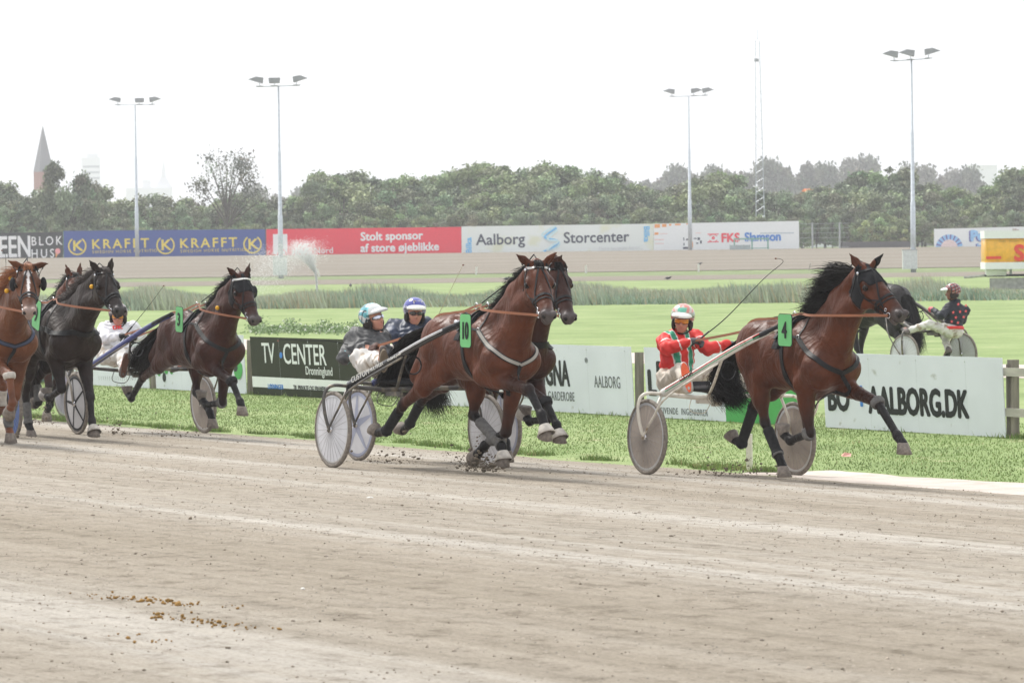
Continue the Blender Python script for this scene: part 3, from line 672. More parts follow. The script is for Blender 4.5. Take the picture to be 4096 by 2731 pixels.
def person(label, fr, J, face_dir, jacket, trousers, helmet, gog, boots, gloves=None, skin=SKIN, jcol=None, hcol=None, extra=None, vox=.012, face_up=(0, 0, 1), visor=None, sole=None, back_only=False, guard=True, cap=None, gogshape='band'):
    """J: joints in local coordinates"""
    o = J['hip']; T = thing('person', label, 'person', fr.fr(o), fr.rz); J = {k: A(v, float)-o for k, v in J.items()}
    T_to = lambda wv: A([A(wv, float)@fr.H, A(wv, float)@fr.L, wv[2]])
    X = nrm(T_to(A(face_dir, float))); up = T_to(A(face_up, float)); Y = nrm(np.cross(up, X)); Z = np.cross(X, Y); R = np.stack([X, Y, Z], 1); hd = J['head']
    h = lambda x, y, z: hd+R@A([x, y, z])
    sw = nrm(J['LS']-J['RS']); up_ = nrm(J['neck']-J['hip']); fw = nrm(np.cross(sw, up_))
    tR = np.stack([fw, sw, up_], 1)
    leg = lambda s: [rc(J['hip']+sw*.085*s, J[('R' if s < 0 else 'L')+'K'], .088, .058, .04), rc(J[('R' if s < 0 else 'L')+'K'], J[('R' if s < 0 else 'L')+'A'], .055, .040, .03)]
    pel = [el(J['hip']+up_*.02, (.12, .17, .12), .05, None, tR)]
    ch = J['hip']*.42+J['neck']*.58
    tor = [el(ch+up_*.02, (.115, .165, .19), .06, None, tR), el(J['hip']*.75+J['neck']*.25, (.105, .145, .14), .06, None, tR), rc(J['RS'], J['LS'], .065, .065, .06), rc(J['neck']-up_*.06, J['neck']+up_*.02, .075, .055, .05)]
    def arm(s):
        q = 'R' if s < 0 else 'L'; return [rc(J[q+'S'], J[q+'E'], .058, .046, .04), rc(J[q+'E'], J[q+'W'], .044, .030, .03)]
    head = [el(h(-.012, 0, .035), (.098, .077, .098), .03, skin, R), el(h(.028, 0, -.045), (.062, .058, .068), .03, skin, R), el(h(.050, 0, -.092), (.030, .030, .022), .02, skin, R),
            rc(h(.085, 0, .010), h(.104, 0, -.030), .012, .015, .012, skin), el(h(.094, .014, -.034), (.010, .009, .008), .006, skin, R), el(h(.094, -.014, -.034), (.010, .009, .008), .006, skin, R),
            rc(h(.070, -.036, .032), h(.070, .036, .032), .014, .014, .015, skin), el(h(.052, .045, -.025), (.022, .020, .022), .02, skin, R), el(h(.052, -.045, -.025), (.022, .020, .022), .02, skin, R),
            sub(h(.092, .030, .006), (.014, .016, .009), .008, R), sub(h(.092, -.030, .006), (.014, .016, .009), .008, R),
            rc(h(.082, -.020, -.058), h(.082, .020, -.058), .008, .008, .006, (.42, .15, .12)), rc(h(.079, -.016, -.069), h(.079, .016, -.069), .008, .008, .006, (.42, .15, .12)),
            sub(h(.091, 0, -.0635), (.012, .022, .0025), .003, R),
            rc(J['neck']-up_*.03, h(-.02, 0, -.06), .054, .052, .03, skin)]
    for s in (-1, 1): head.append(el(h(-.008, .078*s, -.005), (.022, .010, .032), .008, skin, R))
    hands = {}
    for s in (-1, 1):
        q = 'R' if s < 0 else 'L'; dr = J.get(q+'H', J[q+'W']+(J[q+'W']-J[q+'E']))-J[q+'W']; hands[s] = hand_prims(J[q+'W'], dr, A([0, 0, -1.])+fw*.2, s, skin)
    ank = []
    for s in (-1, 1):
        q = 'R' if s < 0 else 'L'; ak, to = J[q+'A'], J[q+'T']; ank.append((rc(ak+(ak-J[q+'K'])*.03, to, .045, .034, .04, skin)))
    body = Body([p[:6]+(skin,)+p[7:] if p[0] == 'rc' and p[6] is None else (p[:4]+(skin,)+p[5:] if p[0] == 'el' and p[4] is None else p) for p in pel+tor+arm(-1)+arm(1)+leg(-1)+leg(1)]+head+hands[-1]+hands[1]+ank)
    Msk = mat('skin', (1, 1, 1), .5, vc=True, var=.06, nscale=20)
    sdf_part('body', body, Msk, T, vox*.85, colf=lambda V: body.col(V, skin))
    nz = lambda X: .0055*np.sin(X[..., 2]*70+3*np.sin(X[..., 0]*23)+2*np.sin(X[..., 1]*31))+.004*np.sin(X[..., 0]*55+X[..., 1]*43+X[..., 2]*20)
    jb = Body(tor+arm(-1)+arm(1)+[rc(J['neck']-up_*.02, J['neck']+up_*.035, .066, .064, .02)])
    def jreg(Xx):
        r_ = np.full(Xx.shape[:-1], -1.)
        for s in (-1, 1):
            q = 'R' if s < 0 else 'L'; d_ = nrm(J[q+'W']-J[q+'E']); pl = (Xx-J[q+'W']-d_*.005)@d_; nearw = np.linalg.norm(Xx-J[q+'W'], axis=-1)-.12; r_ = np.maximum(r_, np.where(nearw < 0, pl, -1))
        pl = (Xx-J['neck']-up_*.055)@up_; nn = np.linalg.norm(Xx-J['neck'], axis=-1)-.16; return np.maximum(r_, np.where(nn < 0, pl, -1))
    sdf_part('jacket', jb, jacket, T, vox*.8, off=.020, noise=nz, region=jreg, colf=None if jcol is None else (lambda V: jcol(V, J, (fw, sw, up_))))
    tb = Body(pel+leg(-1)+leg(1)); sdf_part('trousers', tb, trousers, T, vox, off=.016, noise=nz)
    for s in (-1, 1):
        q = 'R' if s < 0 else 'L'; ak, to = J[q+'A'], J[q+'T']; dr = nrm(to-ak); kn_ = nrm(J[q+'K']-ak); ft = nrm(kn_-dr*(kn_@dr)) 
        he = ak-dr*.055-ft*.035; tt = to+dr*.02-ft*.02
        sb = Body([rc(ak+ft*.02, he+ft*.015, .045, .044, .04), rc(he+dr*.02, tt, .042, .036, .03, None, ft, .85), rc(ak+kn_*.07, ak, .05, .048, .03)])
        bo = sdf_part('boot', sb, boots, T, .011)
        mid = (he+tt)/2-ft*.034; sd = np.cross(dr, ft); Lh = np.linalg.norm(tt-he)/2+.028; V = []; n = 20
        for t_ in (-.010, .010):
            for k in range(n): a = 2*pi*k/n; wdt = .043 if cos(a) > 0 else .036; V.append(mid+dr*Lh*cos(a)+sd*wdt*sin(a)+ft*t_)
        MB().add(V, [tuple(range(n)), tuple(range(2*n-1, n-1, -1))]+[(k, n+k, n+(k+1) % n, (k+1) % n) for k in range(n)]).build('sole', sole or M_dark, bo)
        if gloves: sdf_part('glove', Body(hands[s]+[rc(J[q+'W']-nrm(J[q+'W']-J[q+'E'])*.02, J[q+'W']+nrm(J[q+'W']-J[q+'E'])*.02, .034, .032, .02)]), gloves, T, .0075, off=.004)
    # helmet
    hb = Body([el(h(-.018, 0, .052), (.142, .122, .122), .02, None, R)])
    def hreg(Xx):
        q = (Xx-hd)@R; x, y, z = q[..., 0], q[..., 1], q[..., 2]
        cut = np.minimum(x-.015, .055-z+.0*x)         # face opening
        return np.maximum(cut, -z-.025-.02*np.clip((-x)*5, 0, 1))
    ho = sdf_part('helmet', hb, helmet, T, .0075, region=hreg, colf=None if hcol is None else (lambda V: hcol((V-hd)@R)))
    vb = Body([el(h(.06, 0, .060), (.135, .108, .045), .02, None, R)])
    def vreg(Xx):
        q = (Xx-hd)@R; return np.maximum(np.maximum(.075-q[..., 0], .052-q[..., 2]), -np.sqrt((q[..., 0]-.06)**2/.95+(q[..., 1]*1.15)**2+(q[..., 2]-.0)**2*2.5)+.085)
    sdf_part('visor', vb, visor or helmet, ho, .0065, region=vreg, colf=None if hcol is None or visor else (lambda V: hcol((V-hd)@R)))
    if guard:
        gb = Body([el(h(-.02, s*.085, -.035), (.062, .026, .065), .03, None, R) for s in (-1, 1)]+[el(h(-.085, 0, -.03), (.035, .08, .05), .04, None, R)])
        sdf_part('ear_guard', gb, mat('guard_foam', (.035, .028, .026), .85, var=.3), ho, .009)
        MB().tube(dens([h(.01, -.088, -.06), h(.035, -.066, -.11), h(.05, 0, -.125), h(.035, .066, -.11), h(.01, .088, -.06)], .02), .007, 6).build('chin_strap', M_black, ho, True)
    if gog is not None and not back_only:
        gb = Body([el(h(.005, 0, .008), (.110, .086, .2), .01, None, R)])
        def greg(sc_):
            def f(Xx):
                q = (Xx-hd)@R; x, y, z = q[..., 0], q[..., 1], q[..., 2]; z0 = z-.010
                nose = .020-np.sqrt(y*y+(z0+.034)**2*.6)
                if gogshape == 'pair':
                    e = np.minimum(np.sqrt(((y-.036)/.034)**2+(z0/.022)**2), np.sqrt(((y+.036)/.034)**2+(z0/.022)**2))-1; band = e*.02/sc_
                else: band = np.abs(z0)-.027*sc_
                return np.maximum(np.maximum(np.maximum(band, .035-x), nose), np.abs(y)-.078*sc_)
            return f
        go = sdf_part('goggles', gb, M_dark, T, .006, off=-.003, region=greg(1.12)); sdf_part('lens', gb, gog, go, .006, off=.001, region=greg(.9))
        MB().tube(dens([h(.05, -.088, .012), h(-.01, -.10, .012), h(-.09, -.06, .01)], .02)if False else [h(.045, -.088, .012), h(-.01, -.100, .012)], .006, 5).build('band', M_dark, go)
    if extra: extra(T, J, h, R, (fw, sw, up_))
    return T
# ------------------------------------------------------------- the racing units
HORSES = {}; DRV_J = []
_horse = horse
def horse(*a, **k):
    r = _horse(*a, **k); fr = a[2]; key = k.get('number') or {id(HB_): 'B' for HB_ in [globals().get('HB')]}.get(id(fr)) or ('F' if globals().get('HF') is fr else 'x'); HORSES[key] = (r[0], r[1], r[2], fr); return r
cH4 = crop(3200, 1000, 500/2352); cB4 = crop(2800, 1200, 750/2352); cL4 = crop(2850, 1500, 600/2240); cD4 = crop(2480, 1180, 600/2240); cC4 = crop(2500, 1000, 1200/1981)
cH10 = crop(2000, 1000, 400/2091); cB10 = crop(1500, 1200, 750/2352); cL10 = crop(1800, 1500, 600/2240); cD10 = crop(1340, 1150, 440/2226); cW10 = crop(1240, 1450, 600/2091)
cHL = crop(0, 1030, 540/2288); cLL = crop(0, 1350, 560/1996); cD3 = crop(360, 1150, 400/1568); cH3 = crop(650, 1050, 430/2247); cL3 = crop(420, 1350, 620/2352)
TRK = .86
def unit(th, near=None, far=None, ahead=1.58):
    th = radians(th); L = A([sin(th), cos(th), 0]); H = A([cos(th), -sin(th), 0])
    c = ground(*near)+L*TRK if near else ground(*far)-L*TRK
    c[2] = float(G(c[0], c[1])); q = c+H*ahead; q[2] = float(G(q[0], q[1]))
    return Frame(c, th), Frame(q, th)
def legset(fh, **k):
    out = {}
    for key, (y, kn, ft, co, phi) in k.items():
        out[key] = (fh.px(kn, y), fh.px(ft, y*.95), fh.px(co, y*.92), phi)
    return out
def report(nm, fh, legs, poll):
    for k, (a, b, c, p) in legs.items():
        base = A([.22, 0, .96]) if k[1] == 'F' else A([-.55, 0, .99]); base[1] = a[1]
        print('LEG', nm, k, 'up %.2f cannon %.2f past %.2f' % (np.linalg.norm(a-base), np.linalg.norm(a-b), np.linalg.norm(b-c)), a.round(2), b.round(2), c.round(2))
    print('POLL', nm, poll.round(2))
DEF = lambda s, f: None
# ---- 4
F4, H4 = unit(61.5, near=(2591, 1899))
lg = legset(H4, RF=(-.15, cL4(1440, 870), cL4(1165, 975), cL4(1065, 880), 175), LF=(.12, cC4(1668, 1005), cC4(1800, 1225), cC4(1835, 1278), -4),
            RH=(-.12, cL4(785, 700), cL4(980, 1190), cL4(1050, 1375), 2), LH=(.12, cL4(625, 460), cL4(430, 1030), cL4(335, 965), -140))
poll = H4.px(cH4(1235, 345), .02); 
bt4 = [('LF', 'knee', M_bootg, []), ('LH', 'hockshin', M_boot, []), ('RF', 'knee', M_bootg, []), ('RH', 'fetlock', M_bootg, []), ('RH', 'shin', M_boot, [])]
h4 = horse('bay trotter number 4 leading on the right, black hood and mane flying', 'horse', H4, lg, poll, cH4(1990, 1185), coat=BAY, trunk=(.98, .01), boots=bt4, hood=True, ears={-1: cH4(985, 140), 1: cH4(1470, 170)},
      number='4', plate=(H4.px(cB4(1062, 378), -.42), .235, .30, -1), manespec=dict(n=2800, len=.42, dir=(-1.0, -.15, -.12), spread=.018, up=.06, tip=2.4, base=.30), tail=[H4.px(cB4(400, 700), 0), H4.px(cB4(320, 900), 0), H4.px(cB4(310, 1080), 0), H4.px(cB4(400, 1210), 0), H4.px(cB4(500, 1270), 0)], vox=.0135)
GRNS = mat('stripe_green', (.12, .42, .22), .4); REDS = mat('stripe_red', (.7, .08, .06), .4)
disc_d = mat('disc_dusty', (.36, .31, .27), .45, var=.18, nscale=6, dirt=((.22, .18, .15), 40, .62)); disc_w = mat('disc_clear', (.58, .58, .61), .3, var=.1, nscale=5, dirt=((.35, .3, .26), 60, .68)); disc_g = mat('disc_grey', (.42, .42, .44), .35, var=.1); disc_b = mat('disc_blue', (.05, .11, .30), .35)
cream = mat('cream_frame', (.70, .66, .58), .35, dirt=((.30, .23, .16), 8, .55)); darkf = mat('dark_frame', (.10, .095, .09), .4, .3, dirt=((.22, .19, .15), 9, .5)); blkp = mat('black_shaft', (.02, .02, .022), .25, coat=.5); whl = mat('white_line', (.7, .7, .72), .3)
def tipof(fh, F, px, y): p = fh.px(px, y); q = F.to(fh.fr(p)); return (q[0], abs(q[1]), q[2])
tip4 = tipof(H4, F4, cB4(985, 345), -.37)
sulky('white sulky with dusty grey wheel discs behind horse number 4', F4, cream, ('grey', disc_d), M_whitep, tip4, stripe=[(.012, REDS), (-.012, GRNS)],
      lettering=[('CUSTOM', .18, .05, M_ink)])
# ---- 10
FA, HA = unit(60.3, near=(1335, 1871))
lg = legset(HA, RF=(-.06, cL10(1180, 215), cL10(1365, 590), cL10(1420, 790), -22), LF=(.12, cL10(835, 850), cL10(520, 1050), cL10(400, 1190), -78),
            RH=(-.26, cW10(1290, 600), cW10(1060, 960), cW10(945, 975), -130), LH=(.13, cL10(350, 590), cL10(775, 1060), cL10(790, 1180), -25))
poll = HA.px(cH10(775, 310), -.02); 
h10 = horse('bay trotter number 10 in the middle with a pale striped breast collar', 'horse', HA, lg, poll, cH10(1045, 1340), coat=(.094, .026, .0100), trunk=(.91, .02), ears={-1: cH10(375, 120), 1: cH10(1010, 215)}, headlen=.67,
      boots=[('RH', 'shin', M_boot, []), ('LH', 'shin', M_bootg, []), ('LH', 'bell', M_bootw, []), ('RF', 'bell', M_bootw, [])], number='10', plate=(HA.px(cB10(1132, 385), -.42), .20, .31, -1),
      collar_mat=mat('pale_webbing', (.36, .34, .31), .8, bump=.2), browband=mat('silver_band', (.6, .58, .56), .3), manespec=dict(n=1100, len=.20, dir=(-.8, -.1, -.35), spread=.012, up=.02),
      tail=[HA.px(cB10(430, 520), 0), HA.px(cB10(350, 740), 0), HA.px(cB10(290, 920), 0), HA.px(cB10(220, 1060), 0), HA.px(cB10(150, 1140), 0)], vox=.0135, stifle={'LH': (-.42, .16, .93)})
tipA = tipof(HA, FA, cB10(1080, 300), -.37)
sulky('black shafted sulky with clear spoked wheels behind horse number 10', FA, darkf, ('grey', disc_w), blkp, tipA, stripe=[(.014, whl), (.002, whl)], sfrom=14,
      lettering=[('CUSTOM', .05, .075, M_whitep), ('MULTIFLEX', .22, .045, M_whitep), ('Orchards Junior', .38, .035, M_whitep)])
# ---- dark bay behind 10
FB, HB = unit(60, near=(1437, 1843))
lg = legset(HB, RF=(-.06, cL10(1430, 400), cL10(1590, 740), cL10(1625, 860), -8), LF=(.13, cL10(1440, 660), cL10(1190, 690), cL10(1130, 610), -190),
            RH=(-.26, cW10(1560, 520), cW10(1385, 860), cW10(1300, 950), -125), LH=(.13, cL10(620, 620), cL10(830, 1000), cL10(850, 1130), -15))
poll = HB.px(cH10(1180, 330), 0)
horse('dark bay trotter half hidden on the far side of horse number 10', 'horse', HB, lg, poll, cH10(1500, 1400), coat=BAY2, trunk=(.93, .02), ears={-1: cH10(1085, 280), 1: cH10(1268, 245)}, headlen=.65,
      boots=[('RF', 'bell', M_bootw, []), ('LF', 'bell', M_bootw, []), ('RH', 'shin', M_boot, []), ('RF', 'knee', M_boot, [])], collar='flat', manespec=dict(n=500, len=.16, dir=(-.6, 0, 0), spread=.012, up=.06),
      tail=[(-1.12, -.05, 1.25), (-1.3, -.1, 1.05), (-1.4, -.1, .85), (-1.45, -.05, .66), (-1.45, 0, .55)], vox=.0165)
blu = mat('blue_shaft', (.05, .06, .16), .25, coat=.5)
sulky('dark sulky with blue star spoked wheels tucked behind the one of horse number 10', FB, darkf, ('star', disc_w, .35, mat('star_blue', (.34, .36, .46), .4)), blu, (1.45, .37, 1.44))
# ---- 3
FC_, HC = unit(61.3, far=(815, 1733), ahead=2.0)
lg = legset(HC, RF=(-.08, cL3(1925, 660), cL3(2050, 970), cL3(2075, 1050), -8), LF=(.13, cL3(1770, 985), cL3(1540, 1020), cL3(1470, 930), -190),
            RH=(-.13, cL3(570, 610), cL3(400, 920), cL3(350, 850), -175), LH=(.13, cL3(1385, 830), cL3(1590, 1130), cL3(1625, 1240), -8))
poll = HC.px(cH3(1650, 300), 0)
horse('dark bay trotter number 3 with a black hood, running left of the dark sign', 'horse', HC, lg, poll, cH3(1995, 1190), coat=(.046, .0125, .006), trunk=(.98, .06), hood=True, ears={-1: cH3(1400, 150), 1: cH3(1800, 115)}, headlen=.65,
      boots=[('RF', 'knee', M_boot, []), ('LF', 'knee', M_bootg, [])], number='3', plate=(HC.px(cH3(345, 1190), -.40), .20, .30, -3), browband=M_whitep, blinker=1,
      manespec=dict(n=900, len=.20, dir=(-.7, -.1, -.2), spread=.012, up=.05), tail=[(-1.15, -.05, 1.25), (-1.35, -.1, 1.12), (-1.6, -.1, .98), (-1.8, -.05, .86), (-1.95, 0, .78)], vox=.016)
tipC = tipof(HC, FC_, cH3(150, 1110), -.37)
bluesh = mat('bright_blue_shaft', (.018, .028, .16), .3, coat=.5)
sulky('blue shafted sulky with mud grey discs behind horse number 3', FC_, darkf, ('grey', disc_d), bluesh, tipC)
# ---- 9
FD, HD = unit(63, far=(309, 1738), ahead=1.82)
lg = legset(HD, RF=(-.15, cLL(880, 730), cLL(700, 860), cLL(670, 830), 185), LF=(.15, cLL(1285, 850), cLL(1310, 1190), cLL(1330, 1290), -5),
            RH=(-.13, cLL(365, 850), cLL(405, 1230), cLL(440, 1330), -5), LH=(.12, cLL(520, 620), cLL(550, 920), cLL(510, 960), -120))
poll = HD.px(cHL(1760, 230), .05)
horse('nearly black trotter number 9 coming at the camera beside the chestnut', 'horse', HD, lg, poll, cHL(2070, 870), coat=DKB, points=(.016, .013, .013), ears={-1: cHL(1525, 70), 1: cHL(1885, 90)}, headlen=.67, nosec=(.06, .055, .055),
      boots=[('RF', 'bell', M_bootw, []), ('LF', 'bell', M_bootw, []), ('RH', 'shin', M_bootg, []), ('LH', 'shin', M_bootg, [])], collar='flat', number='9', plate=(HD.px(cHL(615, 960), -.42), .24, .34, -16), mane=M_hairg,
      manespec=dict(n=1500, len=.27, dir=(-.75, -.1, -.25), spread=.018, up=.05), tail=[(-1.12, 0, 1.2), (-1.2, 0, 1.0), (-1.25, 0, .8), (-1.25, 0, .6), (-1.25, 0, .5)], vox=.016)
sulky('sulky with black five spoked wheels behind horse number 9', FD, mat('beige_frame', (.45, .42, .38), .4), ('spoke5', disc_g, .55, M_dark), darkf, (1.45, .37, 1.44))
# ---- chestnut
FF, HF = unit(66, far=(50, 1752), ahead=2.35)
lg = legset(HF, RF=(-.15, cLL(135, 540), cLL(180, 930), cLL(150, 1010), -60), LF=(.15, cLL(225, 830), cLL(115, 1230), cLL(145, 1370), -5),
            RH=(-.14, cLL(-260, 800), cLL(-200, 1200), cLL(-170, 1330), -5), LH=(.10, cLL(40, 700), cLL(20, 960), cLL(-20, 1050), -100))
poll = HF.px(cHL(470, 165), .0)
horse('bright chestnut trotter with a white star and blaze, cut off by the left edge', 'horse', HF, lg, poll, cHL(500, 900), coat=CHE, points=(.15, .055, .026), ears={-1: cHL(180, 75), 1: cHL(655, 135)}, headlen=.67, blaze=True, nosec=(.30, .22, .19), mane=M_hairc,
      collar_mat=mat('navy_webbing', (.05, .06, .10), .7), blinker=2, boots=[('RF', 'knee', M_bootw, []), ('LH', 'shin', M_bootw, []), ('LF', 'shin', M_bootg, [])],
      manespec=dict(n=1000, len=.30, dir=(-.6, -.5, -.2), spread=.016, up=.02), tail=[(-1.12, 0, 1.2), (-1.2, 0, 1.0), (-1.25, 0, .8), (-1.25, 0, .6), (-1.25, 0, .5)], vox=.016)
sulky('sulky with blue wheel discs at the left edge behind the chestnut horse', FF, darkf, ('blue', disc_b), darkf, (1.45, .37, 1.44))
# ---- brown horse hidden behind number 9
FE, HE = unit(61, far=(258, 1674))
lg = legset(HE, RF=(-.15, cLL(700, 700), cLL(690, 1000), cLL(670, 1060), -20), LF=(.13, cLL(800, 640), cLL(720, 960), cLL(660, 1080), -10),
            RH=(-.13, cLL(300, 640), cLL(330, 900), cLL(360, 1000), -5), LH=(.13, cLL(420, 620), cLL(470, 880), cLL(430, 950), -100))
poll = HE.px(cHL(1260, 310), 0)
horse('brown trotter behind the nearly black number 9, one ear and neck showing', 'horse', HE, lg, poll, cHL(1500, 760), coat=(.085, .022, .008), ears={-1: cHL(1120, 155), 1: None}, headlen=.67, collar='flat',
      manespec=dict(n=500, len=.2, dir=(-.7, 0, 0), spread=.012, up=.06), tail=None, vox=.018)
sulky('farthest racing sulky with lilac wheel discs and white fork near the left', FE, M_whitep, ('grey', mat('disc_lilac', (.42, .38, .50), .35)), darkf, (1.45, .37, 1.44))
# ------------------------------------------------------------- drivers
def drv(fr, hip, hy, neck, head, RS, LS, RE, RW, RH_, LE, LW, LH_, RK, RA, RT, LK, LA, LT, nsign='a', tors=.50, rs='t', ls='a'):
    J = {}; J['hip'] = fr.px(hip, hy); J['neck'] = solve(fr, J['hip'], neck, tors, nsign); J['head'] = solve(fr, J['neck'], head, .17, 't')
    J['RS'] = solve(fr, J['neck']-A([0, 0, .07]), RS, .19, rs); J['LS'] = solve(fr, J['neck']-A([0, 0, .07]), LS, .19, ls)
    for q, E, W, Hh in (('R', RE, RW, RH_), ('L', LE, LW, LH_)):
        J[q+'E'] = solve(fr, J[q+'S'], E[0], .29, E[1]); J[q+'W'] = solve(fr, J[q+'E'], W[0], .25, W[1]); J[q+'H'] = solve(fr, J[q+'W'], Hh[0], .09, Hh[1])
    for q, K, An, To in (('R', RK, RA, RT), ('L', LK, LA, LT)):
        J[q+'K'] = solve(fr, J['hip'], K[0], .44, K[1]); J[q+'A'] = solve(fr, J[q+'K'], An[0], .41, An[1]); J[q+'T'] = solve(fr, J[q+'A'], To[0], .17, To[1])
    DRV_J.append(J); return J
GRN = A((.04, .28, .17)); RED = A((.62, .035, .03)); WHT = A((.72, .7, .68))
def jc4(V, J, ax):
    fw, sw, up = ax; ch = J['hip']*.42+J['neck']*.58; q = V-ch; y = q@sw; x = q@fw; c = np.tile(RED, (len(V), 1))
    sh = np.minimum(np.linalg.norm(V-J['RE'], axis=1), np.linalg.norm(V-J['LE'], axis=1)); tors = (np.abs(y) < .155) & (sh > .12)
    band = np.abs(np.abs(y)-.085) < .034; edge = np.abs(np.abs(np.abs(y)-.085)-.036) < .006
    c[tors & band] = GRN; c[tors & edge] = WHT
    for q_ in ('R', 'L'):
        for a, b in ((J[q_+'S'], J[q_+'E']), (J[q_+'E'], J[q_+'W'])):
            d = (b-a)/np.linalg.norm(b-a); t = (V-a)@d; rad = np.linalg.norm(V-a-t[:, None]*d, axis=1); L = np.linalg.norm(b-a)
            m_ = (rad < .085) & (np.abs(t-L*.5-.02*np.sin(8*(V@up))) < .006); c[m_] = WHT
    return c
def hc4(q):
    x, y, z = q.T; c = np.tile(A((.60, .24, .20)), (len(q), 1)); m_ = np.sin(x*45+np.sin(y*40)*2+z*50)*np.sin(y*50+z*35) > .1; c[m_] = (.56, .50, .46)
    c[(z < .10) & (z > .045)] = (.36, .35, .30); g = (z < .10) & (z > .045) & (np.sin(z*500) > .3); c[g] = (.2, .3, .2); e = (x > .05) & (np.abs(y) < .045) & (z > .105) & (z < .145); c[e] = (.15, .50, .36); return c
J = drv(F4, cD4(800, 1310), -.10, cD4(880, 590), cD4(930, 385), cD4(680, 700), cD4(1120, 640), (cD4(700, 800), 't'), (cD4(1075, 690), 't'), (cD4(1230, 655), 'a'), (cD4(1300, 800), 't'), (cD4(1640, 740), 'a'), (cD4(1760, 740), 'a'),
        (cD4(900, 1130), 't'), (cD4(1005, 1330), 't'), (cD4(940, 1030), 't'), (cD4(1400, 1150), 'a'), (cD4(1880, 1270), 'a'), (cD4(1960, 1130), 'a'))
lens_o = mat('orange_lens', (.62, .22, .02), .08, var=.1, coat=1); lens_k = mat('smoke_lens', (.03, .025, .025), .06, coat=1); lens_m = mat('mirror_lens', (.6, .62, .72), .05, .8)
jk_red = mat('silk_jacket', (1, 1, 1), .6, vc=True, var=.12, nscale=7, bump=.25, bscale=14, dirt=((.30, .24, .18), 60, .74)); hel = mat('helmet_paint', (1, 1, 1), .25, vc=True, var=.05, coat=.5)
trw = mat('white_trousers', (.62, .60, .57), .8, var=.2, nscale=8, dirt=((.34, .28, .22), 9, .52)); trc = mat('cream_trousers', (.55, .50, .43), .8, var=.2, nscale=8, dirt=((.34, .27, .2), 9, .55))
glg = mat('grey_glove', (.09, .09, .095), .7, var=.4, nscale=30); glb = mat('brown_glove', (.10, .055, .045), .7, var=.3); glk = mat('black_glove', (.02, .02, .022), .6)
orange = mat('orange_sole', (.90, .16, .07), .6, bump=.4, bscale=70); shoew = mat('pale_shoe', (.55, .53, .5), .7); shoeb = mat('dusty_boot', (.14, .12, .11), .8); solm = mat('muddy_sole', (.24, .20, .15), .9, var=.3); brn = mat('brown_boot', (.12, .055, .035), .7)
person('driver in a red jacket with green stripes and orange goggles on the white sulky', F4, J, (-.16, -.97, -.12), jk_red, trc, hel, lens_o, shoew, glg, jcol=jc4, hcol=hc4, visor=M_whitep, sole=orange, face_up=(.10, 0, 1))
def jc10(V, J, ax):
    c = np.tile(A((.07, .07, .072)), (len(V), 1)); n = np.sin(V[:, 0]*61+2*np.sin(V[:, 2]*43))*np.sin(V[:, 1]*57+V[:, 2]*51); c[n > .55] = (.12, .12, .118); c[n < -.6] = (.04, .04, .042)
    for q_ in ('R', 'L'):
        a, b = J[q_+'E'], J[q_+'W']; d = (b-a)/np.linalg.norm(b-a); t = (V-a)@d; rad = np.linalg.norm(V-a-t[:, None]*d, axis=1)
        for t0 in (.02, .07): c[(rad < .075) & (np.abs(t-t0) < .0055)] = (.22, .55, .60)
    return c
def hc10(q):
    x, y, z = q.T; c = np.tile(A((.66, .68, .68)), (len(q), 1)); m_ = (x < .045) & (np.sin(x*31+z*47+2.6*np.sin(y*33+z*21+1)) > -.25); c[m_] = (.13, .40, .46); k = (x < .04) & (np.sin(x*52-z*64+2.2*np.sin(y*41+x*30)) > .72); c[k] = (.03, .05, .06); c[(x < .05) & (x > .035)] = (.3, .66, .70); return c
J = drv(FA, cD10(760, 1560), -.12, cD10(700, 950), cD10(790, 650), cD10(370, 1090), cD10(960, 1010), (cD10(170, 1430), 't'), (cD10(530, 1310), 'a'), (cD10(680, 1210), 'a'), (cD10(960, 1320), 't'), (cD10(850, 1190), 't'), (cD10(760, 1190), 't'),
        (cD10(820, 1440), 't'), (cD10(960, 1500), 't'), (cD10(960, 1240), 't'), (cD10(1300, 1500), 'a'), (cD10(1500, 1800), 'a'), (cD10(1560, 1620), 'a'))
person('driver in a muddy grey jacket leaning back under a white and turquoise helmet', FA, J, (.68, -.66, .22), jk_red, trw, hel, lens_m, shoeb, glb, jcol=jc10, hcol=hc10, sole=solm, gogshape='pair', visor=mat('grey_visor', (.55, .55, .55), .35), face_up=(-.25, -.0, 1), vox=.012)
def hcB(q):
    x, y, z = q.T; c = np.tile(A((.09, .10, .33)), (len(q), 1)); c[(z < .085)] = (.5, .5, .54); c[(z < .085) & (np.sin((z+np.abs(x)*.6)*330) > .2) & (x < .06)] = (.08, .09, .25); return c
jnav = mat('navy_jacket', (.035, .045, .075), .5, var=.35, nscale=9, dirt=((.18, .17, .16), 30, .6))
J = drv(FB, cD10(1500, 1450), -.05, cD10(1520, 780), cD10(1615, 530), cD10(1140, 790), cD10(1850, 760), (cD10(1120, 1000), 't'), (cD10(1420, 1000), 'a'), (cD10(1500, 960), 'a'), (cD10(1950, 1000), 'a'), (cD10(1800, 1100), 't'), (cD10(1700, 1100), 't'),
        (cD10(1500, 1500), 't'), (cD10(1300, 1700), 't'), (cD10(1300, 1550), 't'), (cD10(1900, 1500), 'a'), (cD10(2300, 1650), 'a'), (cD10(2350, 1500), 'a'))
def exB(T, J, h, R, ax):
    text('DSV', .055, M_whitep, T, h(.098, -.035, .110), R[:, 1]*1.0+R[:, 0]*-.25, R[:, 2]*.9-R[:, 0]*.45, 'helmet_letters', bold=.002, sx=1.1, depth=.004)
